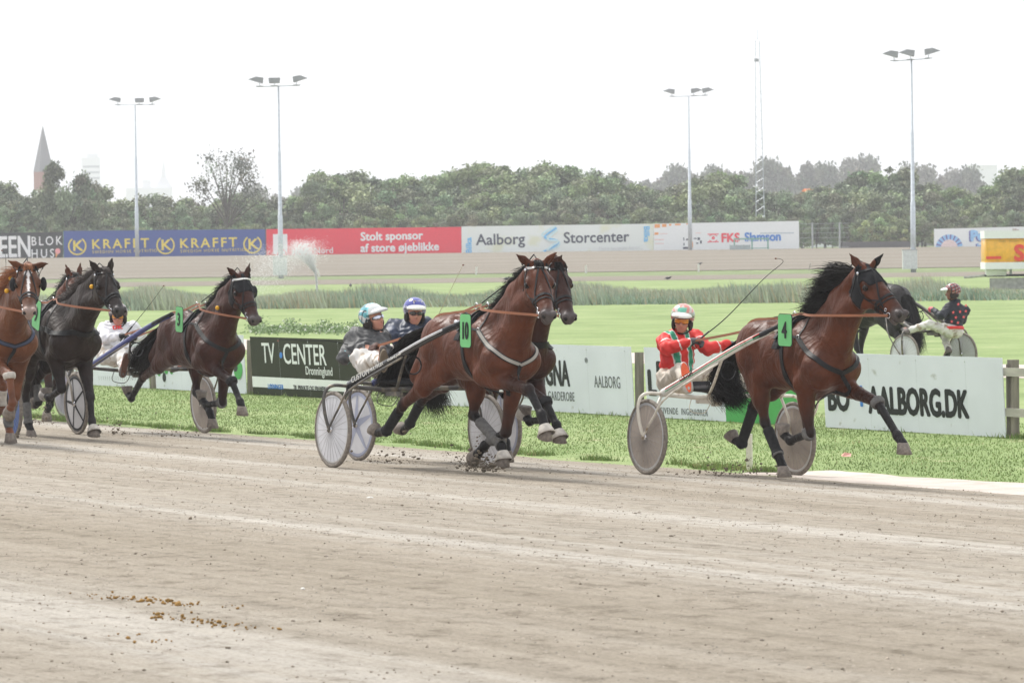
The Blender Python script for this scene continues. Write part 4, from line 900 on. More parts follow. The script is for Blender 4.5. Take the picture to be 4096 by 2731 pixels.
person('driver in a navy jacket and dark blue helmet with white visor', FB, J, (.20, -.97, -.06), jnav, trw, hel, lens_k, shoeb, glk, hcol=hcB, visor=mat('ivory_visor', (.66, .66, .58), .4), extra=exB, gogshape='pair', face_up=(.03, 0, 1), vox=.012)
wj = mat('white_jacket', (.74, .73, .76), .6, var=.06)
def ex3(T, J, h, R, ax):
    fw, sw, up = ax; ch = J['hip']*.25+J['neck']*.75
    text('DK', .07, mat('red_print', (.75, .06, .06), .6), T, ch+fw*.138+sw*.0-up*.02, sw, up, 'chest_letters', bold=.004, sx=1.3, align='CENTER')
J = drv(FC_, cD3(330, 1080), -.18, cD3(440, 610), cD3(440, 455), cD3(230, 660), cD3(720, 620), (cD3(250, 800), 't'), (cD3(480, 760), 't'), (cD3(560, 740), 't'), (cD3(800, 740), 'a'), (cD3(700, 790), 't'), (cD3(640, 780), 't'),
        (cD3(500, 1050), 't'), (cD3(520, 1290), 't'), (cD3(560, 1080), 't'), (cD3(950, 1010), 'a'), (cD3(1440, 1270), 'a'), (cD3(1560, 1180), 'a'), tors=.48)
person('driver all in white with black gloves on the blue shafted sulky', FC_, J, (.02, -.99, -.10), wj, trw, hel, lens_o, shoeb, glk, hcol=lambda q: np.tile(A((.25, .2, .2)), (len(q), 1)), sole=brn, extra=ex3, skin=(.55, .24, .18), vox=.013)

def plug(fr_key, uv, y):
    T, B, hp, fr = HORSES[fr_key]; p = fr.px(uv, y); MB().sphere(B.snap(A([p]), .02)[0], .026, 10, 8).build('ear_plug', M_yel, T, True)
plug('9', cHL(1475, 488), -.12); plug('3', cH3(1168, 950), -.14); plug('F', cHL(150, 335), -.1); plug('F', cHL(145, 575), -.1)
# ------------------------------------------------------------- reins and whips
def reins(hT, B, hp, fh, hands, ls='near'):
    """reins run from the bit rings through the terrets back to the hands (world points)"""
    for s, hw in zip((-1, 1), hands):
        if hw is None: continue
        bit = hp(.50, .062*s, -.105); ter = A([-.12, .06*s, 1.61]); hl = fh.to(hw); mid = (ter+hl)/2-A([0, 0, .03])
        pts = [bit, bit*.66+ter*.34+A([0, .14*s, .0]), bit*.33+ter*.67+A([0, .16*s, .0]), ter, mid, hl]; X = dens(pts, .05); e_ = B.ev(X); Y = B.snap(X, .014); X = np.where((e_ < .014)[:, None], Y, X); X[1:-1] = (X[:-2]+X[2:]+X[1:-1])/3
        ribbon('rein', X, np.tile(A([.2, -1, .2]), (len(X), 1)), .024, .005, M_tan, hT)
def get(name_start): return [o for o in C.objects if o.get('label', '').startswith(name_start)]
def whip(label, pts, m_=None, r0=.0065):
    pts = [A(p) for p in pts]; o = thing('whip', label, 'whip', pts[0]); q = [p-pts[0] for p in pts]; X = dens(q, .05); MB().tube(X, list(np.linspace(r0, .0022, len(X))), 6).build('shaft', m_ or M_dark, o)
    MB().tube([q[0]-nrm(q[1]-q[0])*.10, q[0]+nrm(q[1]-q[0])*.14], .0095, 8).build('handle', M_black, o); MB().sphere(q[-1], (.012, .012, .009), 6, 4).build('tip', mat('whip_tip', (.2, .1, .08), .8), o)
    return o
# ------------------------------------------------------------- ground surfaces
def sheet(name, xs, ys, off, m_, kind='structure', origin=(0, 0), rz=0., hf=None, jag=None):
    c, s = cos(rz), sin(rz); Xg, Yg = np.meshgrid(xs, ys); Wx = origin[0]+Xg*c-Yg*s; Wy = origin[1]+Xg*s+Yg*c
    Z = G(Wx, Wy)+off
    if hf is not None: Z = Z+hf(Wx, Wy)
    n = len(xs); i, j = np.meshgrid(np.arange(len(ys)-1), np.arange(n-1), indexing='ij'); i = i.ravel(); j = j.ravel()
    Q = np.stack([i*n+j, i*n+j+1, (i+1)*n+j+1, (i+1)*n+j], 1)
    o = mesh(name, np.stack([Xg.ravel(), Yg.ravel(), Z.ravel()], 1), Q, m_, smooth=True)
    o.location = (origin[0], origin[1], 0); o.rotation_euler = (0, 0, rz); return tag(o, kind=kind)
def nodes_mat(name, build):
    M = bpy.data.materials.new(name); M.use_nodes = True; t = M.node_tree; build(t, t.nodes, t.links, t.nodes['Principled BSDF']); return M
def nz_(N, L, src, scale, sc3=None, det=6, rough=.6, dist=0):
    if sc3: mp = N.new('ShaderNodeMapping'); mp.inputs['Scale'].default_value = sc3; L.new(src, mp.inputs[0]); src = mp.outputs[0]
    n = N.new('ShaderNodeTexNoise'); n.inputs['Scale'].default_value = scale; n.inputs['Detail'].default_value = det; n.inputs['Roughness'].default_value = rough; n.inputs['Distortion'].default_value = dist; L.new(src, n.inputs[0]); return n.outputs[0]
def ramp(N, L, src, st):
    r = N.new('ShaderNodeValToRGB'); L.new(src, r.inputs[0]); e = r.color_ramp.elements
    while len(e) < len(st): e.new(.5)
    for q, (p, c) in zip(e, st): q.position = p; q.color = (*c, 1) if len(c) == 3 else c
    return r.outputs[0]
def mixc(N, L, f, a, b, mode='MIX'):
    m_ = N.new('ShaderNodeMix'); m_.data_type = 'RGBA'; m_.blend_type = mode
    for sck, v in ((m_.inputs[0], f), (m_.inputs[6], a), (m_.inputs[7], b)):
        if hasattr(v, 'links'): L.new(v, sck)
        elif np.isscalar(v): sck.default_value = v
        else: sck.default_value = (*v, 1)
    return m_.outputs[2]
def grass_b(t, N, L, b, far=False):
    tc = N.new('ShaderNodeTexCoord').outputs['Object']
    base = ramp(N, L, nz_(N, L, tc, .35 if not far else .12, None, 8), [(.30, (.155, .215, .078)), (.45, (.195, .262, .10)), (.58, (.235, .30, .125)), (.72, (.28, .325, .155))])
    fine = ramp(N, L, nz_(N, L, tc, 9, (1, .35, 1), 8, .7), [(.3, (.86, .88, .84)), (.7, (1.1, 1.08, 1.08))])
    c = mixc(N, L, 1., base, fine, 'MULTIPLY')
    dry = ramp(N, L, nz_(N, L, tc, 1.6, (1, .8, 1), 5), [(.60, (0, 0, 0)), (.70, (.6, .6, .6))])
    c = mixc(N, L, dry, c, (.36, .34, .20)); L.new(c, b.inputs['Base Color']); b.inputs['Roughness'].default_value = .9; b.inputs['Specular IOR Level'].default_value = .15
    bu = N.new('ShaderNodeBump'); bu.inputs['Strength'].default_value = .15; bu.inputs['Distance'].default_value = .03; L.new(nz_(N, L, tc, 25, None, 4), bu.inputs['Height']); L.new(bu.outputs[0], b.inputs['Normal'])
M_grass = nodes_mat('grass_ground', grass_b)
def track_b(t, N, L, b, far=False):
    tc = N.new('ShaderNodeTexCoord').outputs['Object']
    k = .02 if not far else .01
    st1 = nz_(N, L, tc, .75, (k*1.2, 1, 1), 6, .55)
    base = ramp(N, L, st1, [(.30, (.28, .246, .196)), (.44, (.315, .280, .230)), (.54, (.35, .318, .270)), (.63, (.43, .404, .362)), (.75, (.32, .284, .232))] if not far else [(.3, (.178, .158, .128)), (.5, (.208, .186, .153)), (.7, (.26, .238, .20))])
    st2 = ramp(N, L, nz_(N, L, tc, 5, (.03, 1, 1), 8, .7), [(.3, (.80, .79, .77)), (.5, (.97, .96, .95)), (.68, (1.10, 1.10, 1.10))])
    c = mixc(N, L, 1., base, st2, 'MULTIPLY')
    da = ramp(N, L, nz_(N, L, tc, 5.5, (.8, 1, 1), 5, .75), [(.34, (.66, .64, .61)), (.47, (1, 1, 1)), (.70, (1.12, 1.12, 1.12))]); c = mixc(N, L, 1., c, da, 'MULTIPLY')
    gr = ramp(N, L, nz_(N, L, tc, 42, (.6, 1, 1), 8, .75), [(.28, (.35, .34, .32)), (.42, (.92, .91, .90)), (.72, (1.25, 1.25, 1.25))])
    c = mixc(N, L, 1., c, gr, 'MULTIPLY')
    cl = ramp(N, L, nz_(N, L, tc, 7, (.35, 1, 1), 9, .75), [(.60, (0, 0, 0)), (.68, (1, 1, 1))]); pat = ramp(N, L, nz_(N, L, tc, .9, (.15, 1, 1), 4), [(.45, (0, 0, 0)), (.6, (.75, .75, .75))])
    cl = mixc(N, L, 1., cl, pat, 'MULTIPLY'); c = mixc(N, L, cl, c, (.20, .165, .125))
    L.new(c, b.inputs['Base Color']); b.inputs['Roughness'].default_value = .95; b.inputs['Specular IOR Level'].default_value = .1
    bu = N.new('ShaderNodeBump'); bu.inputs['Strength'].default_value = .75; bu.inputs['Distance'].default_value = .03; L.new(nz_(N, L, tc, 26, (.7, 1, 1), 8, .8), bu.inputs['Height']); L.new(bu.outputs[0], b.inputs['Normal'])
M_track = nodes_mat('track_sand', track_b); M_trackf = nodes_mat('far_track_sand', lambda t, N, L, b: track_b(t, N, L, b, True))
xs = np.concatenate([np.linspace(-1490, -140, 12), np.linspace(-130, 130, 131), np.linspace(140, 1490, 12)])
ys = np.concatenate([np.linspace(-8, 6, 3), np.linspace(8, 120, 113), np.linspace(124, 440, 100), np.linspace(460, 2480, 24)])
sheet('ground', xs, ys, -.012, M_grass)
# the near racetrack: local x runs along the rail, local y towards the infield
def edge(t): return 23.15+.10*np.sin(t*.55)+.05*np.sin(t*1.9+1)+.03*np.sin(t*4.7)+.45*sm(-t, 42, 60)*-1.0
tx = np.linspace(-110, 30, 560); vy = np.linspace(0, 1, 60); TX, VY = np.meshgrid(tx, vy); NY = -6+(edge(TX)+6)*VY
p_ = TX[..., None]*RV+NY[..., None]*NV; Z = G(p_[..., 0], p_[..., 1])+.004-.016*(VY > .999)
n = len(tx); i, j = np.meshgrid(np.arange(len(vy)-1), np.arange(n-1), indexing='ij'); i = i.ravel(); j = j.ravel()
o = mesh('racetrack', np.stack([TX.ravel(), NY.ravel(), Z.ravel()], 1), np.stack([i*n+j, i*n+j+1, (i+1)*n+j+1, (i+1)*n+j], 1), M_track, smooth=True); o.rotation_euler = (0, 0, -TH); tag(o, kind='structure')
M_sand = mat('pale_sand', (.50, .44, .39), .95, var=.22, nscale=2.5, bump=.5, bscale=30)
def strip(name, t0, t1, n0, n1, m_, off=.008, wob=.15, fr=1.3):
    t = np.linspace(t0, t1, 240); V = []
    a = n0+wob*np.sin(t*fr)+wob*.5*np.sin(t*fr*3.1+2); b = n1+wob*np.sin(t*fr*.8+1)+wob*.5*np.sin(t*fr*2.7)
    for k in range(9):
        f = k/8; nn = a*(1-f)+b*f; p = t[:, None]*RV+nn[:, None]*NV; V.append(np.stack([t, nn, G(p[:, 0], p[:, 1])+off-.016*(k in (0, 8))], 1))
    V = np.concatenate(V); n = len(t); i, j = np.meshgrid(np.arange(8), np.arange(n-1), indexing='ij'); i = i.ravel(); j = j.ravel()
    o = mesh(name, V, np.stack([i*n+j, i*n+j+1, (i+1)*n+j+1, (i+1)*n+j], 1), m_, smooth=True); o.rotation_euler = (0, 0, -TH); return tag(o, kind='structure')
strip('path', -120, 10, 42.3, 46.5, M_sand); strip('sand_patch', -34.2, -22, 22.7, 24.1, M_sand, .012, .10, 2.0)
# far side of the oval
def band(name, y0, y1, m_, off, wob=1.5, tilt=0.0):
    x = np.linspace(-160, 160, 220); V = []; K = 30
    for k in range(K+1):
        f = k/K; y = y0+(y1-y0)*f+(wob*np.sin(x*.05+k*.01) if k in (0,) else 0)+tilt*x; V.append(np.stack([x, y, G(x, y)+off], 1))
    V = np.concatenate(V); n = len(x); i, j = np.meshgrid(np.arange(K), np.arange(n-1), indexing='ij'); i = i.ravel(); j = j.ravel()
    return tag(mesh(name, V, np.stack([i*n+j, i*n+j+1, (i+1)*n+j+1, (i+1)*n+j], 1), m_, smooth=True), kind='structure')
M_verge = mat('verge_grass', (.165, .205, .095), .95, var=.2, nscale=.4, spec=.1)
band('far_verge', 266, 296, M_verge, -.004, .5)
band('far_racetrack', 297, 365, M_trackf, .03, 1.0); band('dirt_path', 236, 267, M_trackf, -.001, 1.0)
# ------------------------------------------------------------- grass blades
def blades(name, n, t0, t1, n0, n1, h, wd, mt, seed, label, cat, clump=None, lean=.5, dens_f=None, cut=None):
    r = np.random.RandomState(seed); t = r.uniform(t0, t1, n); q = r.uniform(n0, n1, n)
    if clump is not None:
        ci = r.randint(0, len(clump), n); cc = A(clump)[ci]; t = cc[:, 0]+r.normal(0, 1, n)*cc[:, 2]; q = cc[:, 1]+r.normal(0, 1, n)*cc[:, 3]
    if cut is not None: k = cut(t, q); t, q = t[k], q[k]; n = len(t)
    p = t[:, None]*RV+q[:, None]*NV; z = G(p[:, 0], p[:, 1])-.01; hh = h*r.uniform(.4, 1.2, n); a = r.uniform(0, 2*pi, n); l = hh*lean*r.uniform(-1, 1, (2, n)); w_ = wd*r.uniform(.6, 1.3, n)
    bx, by = np.cos(a)*w_, np.sin(a)*w_
    V = np.stack([np.stack([p[:, 0]-bx, p[:, 1]-by, z], 1), np.stack([p[:, 0]+bx, p[:, 1]+by, z], 1), np.stack([p[:, 0]+l[0], p[:, 1]+l[1], z+hh], 1)], 1).reshape(-1, 3)
    col = (.9+.14*np.sin(t*1.3+np.sin(q*2))*np.sin(q*1.9+t*.4))[:, None]*r.uniform(.88, 1.12, n)[:, None]*A([.215, .295, .095])*(1+r.normal(0, .04, (n, 3))); dry = r.rand(n) < .03+.22*(np.sin(t*.9+2)*np.sin(q*2.7+t*.5) > .72); col[dry] = (.42, .38, .2)
    o = mesh(name, V, np.arange(3*n).reshape(-1, 3), mt, cols=np.repeat(col, 3, 0)); tag(o, label, cat, kind='stuff'); return o
M_blade = mat('grass_blade', (1, 1, 1), .75, vc=True, var=.15, nscale=1.2, spec=.2)
edg = lambda t, q: (q > edge(t)+.01) & ~((t > -34.2) & (q < 24.15))
blades('grass', 150000, -76, -27, 22.6, 32, .026, .006, M_blade, 1, 'short bright green grass between the racetrack and the advertising boards', 'grass', cut=edg)
r_ = np.random.RandomState(5); cl = [(t, edge(t)+abs(r_.normal(.15, .12)), .10, .06) for t in r_.uniform(-60, -28, 150)]+[(r_.uniform(-74, -30), 29.62+r_.normal(0, .05), .25, .05) for _ in range(70)]
blades('long_grass', 24000, 0, 1, 0, 1, .075, .008, M_blade, 2, 'longer tufts of grass along the track edge and under the boards', 'grass', clump=cl, cut=edg)
# ------------------------------------------------------------- loose dirt on the track and thrown up by the hooves
def ico():
    t = (1+5**.5)/2; v = A([[-1, t, 0], [1, t, 0], [-1, -t, 0], [1, -t, 0], [0, -1, t], [0, 1, t], [0, -1, -t], [0, 1, -t], [t, 0, -1], [t, 0, 1], [-t, 0, -1], [-t, 0, 1]])/1.9
    return v, A([[0, 11, 5], [0, 5, 1], [0, 1, 7], [0, 7, 10], [0, 10, 11], [1, 5, 9], [5, 11, 4], [11, 10, 2], [10, 7, 6], [7, 1, 8], [3, 9, 4], [3, 4, 2], [3, 2, 6], [3, 6, 8], [3, 8, 9], [4, 9, 5], [2, 4, 11], [6, 2, 10], [8, 6, 7], [9, 8, 1]])
def clods(name, P_, R_, mt, parent=None, flat=.65):
    v, f = ico(); n = len(P_); a = rs.uniform(0, 6.28, n); j = v[None]*rs.uniform(.6, 1.3, (n, 12, 1))*A([1, 1, flat]); c, s = np.cos(a)[:, None], np.sin(a)[:, None]
    V = np.stack([j[..., 0]*c-j[..., 1]*s*.7, j[..., 0]*s+j[..., 1]*c*.7, j[..., 2]], -1)*R_[:, None, None]+P_[:, None, :]
    return mesh(name, V.reshape(-1, 3), (f[None]+np.arange(n)[:, None, None]*12).reshape(-1, 3), mt, parent)
def grit(name, P_, R_, mt, cols):
    n = len(P_); a = rs.uniform(0, 6.28, n); v = A([[1, 0, 0], [-.5, .87, 0], [-.5, -.87, 0], [0, 0, .5]]); f = A([[0, 1, 3], [1, 2, 3], [2, 0, 3]]); c, s = np.cos(a)[:, None], np.sin(a)[:, None]
    j = v[None]*rs.uniform(.6, 1.4, (n, 4, 1)); V = np.stack([j[..., 0]*c-j[..., 1]*s, j[..., 0]*s+j[..., 1]*c, j[..., 2]], -1)*R_[:, None, None]+P_[:, None, :]
    return mesh(name, V.reshape(-1, 3), (f[None]+np.arange(n)[:, None, None]*4).reshape(-1, 3), mt, cols=np.repeat(cols, 4, 0))
def lumps(name, P_, R_, mt, parent=None):
    n = len(P_); o6 = A([[1, 0, 0], [-1, 0, 0], [0, 1, 0], [0, -1, 0], [0, 0, 1], [0, 0, -1]], float); f8 = A([[0, 2, 4], [2, 1, 4], [1, 3, 4], [3, 0, 4], [2, 0, 5], [1, 2, 5], [3, 1, 5], [0, 3, 5]])
    V = P_[:, None, :]+o6[None]*R_[:, None, None]*rs.uniform(.5, 1.25, (n, 6, 1)); return mesh(name, V.reshape(-1, 3), (f8[None]+np.arange(n)[:, None, None]*6).reshape(-1, 3), mt, parent)
M_clod = mat('dark_clod', (.17, .14, .105), .95, var=.35, nscale=3); M_clodl = mat('pale_clod', (.34, .29, .235), .95, var=.3, nscale=3)
t = rs.uniform(-75, -10, 26000); q = rs.uniform(7, 23, 26000); p = t[:, None]*RV+q[:, None]*NV; vis = (np.abs(p[:, 0]) < p[:, 1]*.135) & (p[:, 1] > 14); p = p[vis]
P_ = np.stack([p[:, 0], p[:, 1], G(p[:, 0], p[:, 1])+.006], 1); tag(clods('loose_dirt', P_[::2], rs.gamma(1.6, .0026, len(P_[::2]))+.002, M_clodl), 'small pale crumbs of dirt scattered over the racetrack', 'dirt', kind='stuff')
tag(clods('loose_dirt', P_[1::4], rs.gamma(1.2, .0026, len(P_[1::4]))+.002, M_clod), 'small dark crumbs of dirt scattered over the racetrack', 'dirt', kind='stuff')
n = 185000; t = rs.uniform(-75, -10, n); q = rs.uniform(7, 23.1, n); p = t[:, None]*RV+q[:, None]*NV; vis = (np.abs(p[:, 0]) < p[:, 1]*.132) & (p[:, 1] > 15.5); t, q, p = t[vis], q[vis], p[vis]
cl_ = np.sin(q*2.1+.6*np.sin(t*.21))+.7*np.sin(q*5.3+1.3+.8*np.sin(t*.3+1))+.8*np.sin(t*.9+q*3)*np.sin(t*2.3-q*1.7)+rs.normal(0, .5, len(q)); k = cl_ > -.25; t, q, p, cl_ = t[k], q[k], p[k], cl_[k]
tone = np.where(rs.rand(len(q)) < .35, rs.uniform(.13, .23, len(q)), rs.uniform(.25, .40, len(q))); cols = tone[:, None]*A([.97, .86, .72])
tag(grit('grit', np.stack([p[:, 0], p[:, 1], G(p[:, 0], p[:, 1])+.003], 1), np.minimum(rs.gamma(1.5, .0028, len(q))+.0035, .011), mat('grit', (1, 1, 1), .95, vc=True, var=.1), cols), 'fine gravelly grit churned up in bands over the racetrack', 'grit', kind='stuff')
def spray(uv, D, n, sx, sz, label, rr=.010, seed=0, gx=0, off=0):
    r = np.random.RandomState(seed); c = P(*uv, D); q = np.stack([r.normal(0, sx, n), r.normal(0, .15, n), -sz*.5+np.abs(r.gamma(1.2, sz*.55, n))], 1); q[:, 0] += gx*q[:, 2]; Pp = c+q
    k = Pp[:, 2] > G(Pp[:, 0], Pp[:, 1]); Pp = Pp[k]; o = clods('dirt_spray', Pp, np.clip(r.gamma(1.5, rr*.5, len(Pp)), .002, .03), M_clod); tag(o, label, 'dirt', kind='stuff'); return o
spray(cL10(470, 1330), 38.9, 520, .12, .12, 'dark dirt bursting up around the landing hoof of horse number 10', .011, 1)
spray(cW10(1150, 1350), 41.2, 330, .22, .13, 'spray of dark dirt left of the hooves of horse number 10', .008, 2, .3)
spray(cL4(250, 1420), 40, 380, .26, .09, 'low spray of dirt between the sulky wheel and hind hoof of horse 4', .008, 3, .4)
spray(cL10(110, 1230), 41.5, 120, .10, .16, 'faint dust puff left of the right wheel behind number 10', .005, 4)
spray(cL3(200, 1380), 49, 130, .10, .14, 'thin spray of dirt left of horse number 3', .008, 5); spray(cL3(1080, 1440), 48.6, 200, .30, .10, 'low crumbs of dirt thrown up under horse number 3', .008, 6)
spray(cLL(640, 1150), 53, 200, .10, .14, 'dust around the distant hoof seen under horse number 9', .008, 7); spray(cLL(240, 1470), 46.5, 110, .10, .03, 'dirt lifting at the front hoof of the chestnut horse', .012, 8)
# horse droppings, small pale stones
for k, (u, v, nn) in enumerate(((530, 2400, 60), (780, 2425, 26), (690, 2475, 30), (920, 2505, 40), (590, 2560, 12))):
    g0 = ground(u, v); r = np.random.RandomState(30+k); q = np.stack([r.normal(0, .13, nn), r.normal(0, .10, nn), r.uniform(0, .02, nn)], 1); q[:, 1] -= .9*q[:, 0]; Pp = g0+q*(1, 1, 1); Pp[:, 2] = G(Pp[:, 0], Pp[:, 1])+.01
    tag(clods('horse_droppings', Pp, r.gamma(2, .0030, nn)+.003, mat('droppings', (.26, .15, .045), .9, var=.3)), ['long trail of yellow brown droppings on the sand at lower left', 'small yellow brown droppings right of the long trail', 'droppings below the long trail', 'droppings at the right end of the group', 'smallest dropping nearest the bottom left corner'][k], 'droppings', kind='stuff')
for k, (u, v, lb) in enumerate(((1480, 1992, 'flat white stone on the track below the sulky of number 10'), (1211, 2358, 'tiny white pebble in the middle of the sand'))):
    g0 = ground(u, v); q = MB().sphere((0, 0, 0), (.028 if k == 0 else .012, .02, .008), 8, 6).build('pebble', M_whitep, None, True); q.location = g0+A([0, 0, .006]); tag(q, lb, 'stone')
g0 = ground(3388, 1836); q = MB().add([(-.05, 0, .0), (.04, -.02, .0), (.05, .03, .03), (-.02, .03, .045)], [(0, 1, 2, 3)]).add([(-.05, 0, .002), (-.02, .03, .047), (-.06, .05, .01)], [(0, 1, 2)]).build('litter', mat('pink_paper', (.75, .38, .32), .8)); q.location = g0+A([0, 0, .03]); tag(q, 'small crumpled pink paper lying in the grass under the white right board', 'litter')
# ------------------------------------------------------------- near boards along the rail
M_bw = mat('board_white', (.71, .73, .80), .55, var=.05, nscale=1.5, dirt=((.42, .42, .40), 5, .66)); M_post = mat('grey_wood', (.22, .195, .165), .9, var=.35, nscale=12, stretch=(1, 1, .15)); M_bd = mat('board_olive', (.022, .026, .013), .5, var=.08)
M_bk = mat('print_black', (.018, .02, .022), .5, var=.03); M_bg = mat('print_grey', (.14, .15, .16), .5, var=.03); M_pg = mat('board_green', (.08, .37, .10), .5, var=.05); M_pb = mat('print_blue', (.06, .22, .60), .5); M_pr = mat('print_red', (.75, .03, .04), .5)
M_pw = mat('print_white', (.78, .80, .80), .5, var=.03); M_alu = mat('alu_edge', (.5, .52, .52), .4, .6)
NB = 29.5
def t_of(u, n, v=1600):
    r = ray(u, v); D = n/(r[0]*NV[0]+r[1]*NV[1]); p = CAM+r*D; return p@RV
def board(name, label, u0, u1, h=.95, mt=None, z0=0., lean=3.2, n_=NB, posts=(1,), under=0):
    ta, tb = t_of(u0, n_), t_of(u1, n_); W = tb-ta; b0 = RV*ta+NV*n_; g0 = float(G(b0[0], b0[1]))+z0
    T = thing(name, label, 'sign', (b0[0], b0[1], g0), -TH); T.rotation_euler = (0, 0, -TH)
    ty = -sin(radians(lean)); up = A([0, ty, cos(radians(lean))]); nn = A([0, -cos(radians(lean)), ty])
    m_ = MB(); V = [A([x, 0, 0])+up*z+A([0, y, 0]) for x in (0, W) for y in (0, .012) for z in (0, h)]
    m_.add(V, [(0, 1, 3, 2), (4, 6, 7, 5), (0, 4, 5, 1), (2, 3, 7, 6), (0, 2, 6, 4), (1, 5, 7, 3)]); pn = m_.build('panel', mt or M_bw, T)
    for x in [q*W for q in posts]+[0.1]:
        c0 = MB(); c0.box((x+.02, .075, h*.44), (.09, .09, h*.95)); c0.build('post', M_post, T)
    for x in np.arange(1.25, W-.3, 1.25): MB().box((x, -.0015+ty*h/2*0, 0), (.003, .001, .001)).build('seam', M_bg, pn) if False else None
    for x in np.arange(1.0, W-.1, 1.0):
        MB().tube([A([x, .001, 0])+up*.02, A([x, .001, 0])+up*(h-.02)], .0022, 4).build('seam', mat('seam_grey', (.5, .52, .54), .6), pn)
        MB().sphere(A([x, -.003, 0])+up*(h-.06), .008, 6, 4).build('screw', M_alu, pn)
    def tx(s, u, v, size, m__, bold=0, sx=1., spacing=1., **k):
        x = t_of(u, n_, v)-ta; D = (RV*(ta+x)+NV*n_)[1]; z = (CAM+ray(u, v)*D)[2]-g0
        return text(s, size, m__, pn, A([x, -.004, 0])+up*z, (1, 0, 0), up, 'lettering', bold, sx, depth=.0015, spacing=spacing, **k)
    return T, pn, tx, W, up, lambda u, v: (t_of(u, n_, v)-ta, (CAM+ray(u, v)*((RV*t_of(u, n_, v)+NV*n_)[1]))[2]-g0)
T, pn, tx, W, up, loc = board('advertising_board', 'white board with big black BO I AALBORG.DK lettering on the right', 3302, 4022)
lt = tx('BO', 3316, 1636, .46, M_bk, .022, .76); tx('I', 3443, 1622, .36, M_pb, .012, 1.1); tx('AALBORG.DK', 3482, 1648, .46, M_bk, .022, .72, 1.0)
T, pn, tx, W, up, loc = board('advertising_board', 'white and green board behind the hind legs of horse number 4', 2590, 3200)
x0, _ = loc(2905, 1600); q = MB(); V = [A([x, y, 0])+up*z for x in (x0, W) for y in (-.003, -.001) for z in (0, .952)]; q.add(V, [(0, 1, 3, 2), (4, 6, 7, 5), (0, 4, 5, 1), (2, 3, 7, 6), (0, 2, 6, 4), (1, 5, 7, 3)]); gp = q.build('green_panel', M_pg, T)
tx('L', 2598, 1575, .46, M_bk, .028, .95); tx('R', 2635, 1530, .40, M_bk, .028, .9); tx('R\u00c5DGIVENDE  INGENI\u00d8RER', 2605, 1651, .125, M_bg, .0, .80, 1.15); tx('1911', 3108, 1534, .17, M_pw, .002, .66); tx('www.m', 3035, 1595, .17, M_pw, .002, .7)
T, pn, tx, W, up, loc = board('advertising_board', 'white board with thin AALBORG and GARDEROBE lettering between horses 10 and 4', 1660, 2537)
tx('IGNA', 2177, 1537, .50, M_bk, .016, .60); tx('AALBORG', 2384, 1548, .235, M_bg, -.002, .62, 1.05); tx('K\u00d8KKEN  BAD  GARDEROBE', 2065, 1592, .185, M_bg, -.002, .64, 1.08); tx('\u00ae', 2350, 1450, .10, M_bg)
T, pn, tx, W, up, loc = board('advertising_board', 'dark olive board with white screen shop lettering and white bottom strip', 1014, 1449, mt=M_bd, h=.93)
q = MB(); V = [A([x, y, 0])+up*z for x in (.0, W) for y in (-.004, -.001) for z in (.12, .29)]; q.add(V, [(0, 1, 3, 2), (4, 6, 7, 5), (0, 4, 5, 1), (2, 3, 7, 6), (0, 2, 6, 4), (1, 5, 7, 3)]); q.build('white_strip', M_pw, pn)
tx('TV', 1057, 1449, .46, M_pw, .004, .80); tx('CENTER', 1141, 1453, .46, M_pw, .004, .86, 1.0); tx('Dronninglund', 1228, 1497, .19, M_pw, .001, .86)
def txs(s, u, v, size, m__, **k):
    o_ = tx(s, u, v, size, m__, **k)
    for vv in o_.data.vertices: vv.co.y -= .004
    return o_
txs('L\u00d8SNINGER', 1075, 1553, .105, M_pb, bold=.002, sx=.95); txs('TIL PRIVATE OG ERHVERV', 1177, 1558, .105, M_bk, bold=.002, sx=.93)
xq, zq = loc(1133, 1420); MB().sphere(A([xq, -.006, 0])+up*zq, (.05, .003, .05), 14, 8).build('blue_dot', M_pb, pn)
T, pn, tx, W, up, loc = board('advertising_board', 'white board with green garden machines printed on it, behind horse 3', 626, 986)
def blob(u, v, w_, h_, mt_): x, z = loc(u, v); MB().sphere(A([x, -.004, 0])+up*z, (w_, .004, h_), 18, 10).build('print', mt_, pn)
blob(958, 1475, .16, .17, M_pg); blob(950, 1470, .10, .08, M_bk); blob(954, 1390, .03, .15, M_bk); blob(952, 1335, .09, .04, M_bk); blob(945, 1330, .05, .02, M_bw)
for u in (640, 655, 670, 690): blob(u, 1490-(u % 4)*4, .07, .06, M_pg)
blob(660, 1508, .07, .08, M_bk); blob(660, 1508, .05, .06, M_bw); tx('R', 835, 1495, .18, M_bk, .01, .8)
T, pn, tx, W, up, loc = board('advertising_board', 'white board with black printed oval at far left, behind the driver in white', 300, 598)
blob(405, 1430, .07, .10, M_bk); blob(405, 1430, .045, .075, M_bw); blob(505, 1400, .03, .10, M_bk)

for k_ in range(22):
    x, z = loc(398+k_*8.5, 1520); MB().add([A([x, -.003, 0])+up*z, A([x+.008, -.003, 0])+up*z, A([x+.008, -.003, 0])+up*(z+.07), A([x, -.003, 0])+up*(z+.07)], [(0, 1, 2, 3)]).build('print_line', M_bg, pn)
T, pn, tx, W, up, loc = board('advertising_board', 'faded board with a blue foot at the far left end of the row', 96, 270); q = MB(); V = [A([x, y, 0])+up*z for x in (.0, W) for y in (-.004, -.001) for z in (.0, .22)]; q.add(V, [(0, 1, 3, 2), (4, 6, 7, 5), (0, 4, 5, 1), (2, 3, 7, 6), (0, 2, 6, 4), (1, 5, 7, 3)]); q.build('foot_strip', mat('dull_blue', (.10, .17, .19), .6), pn)
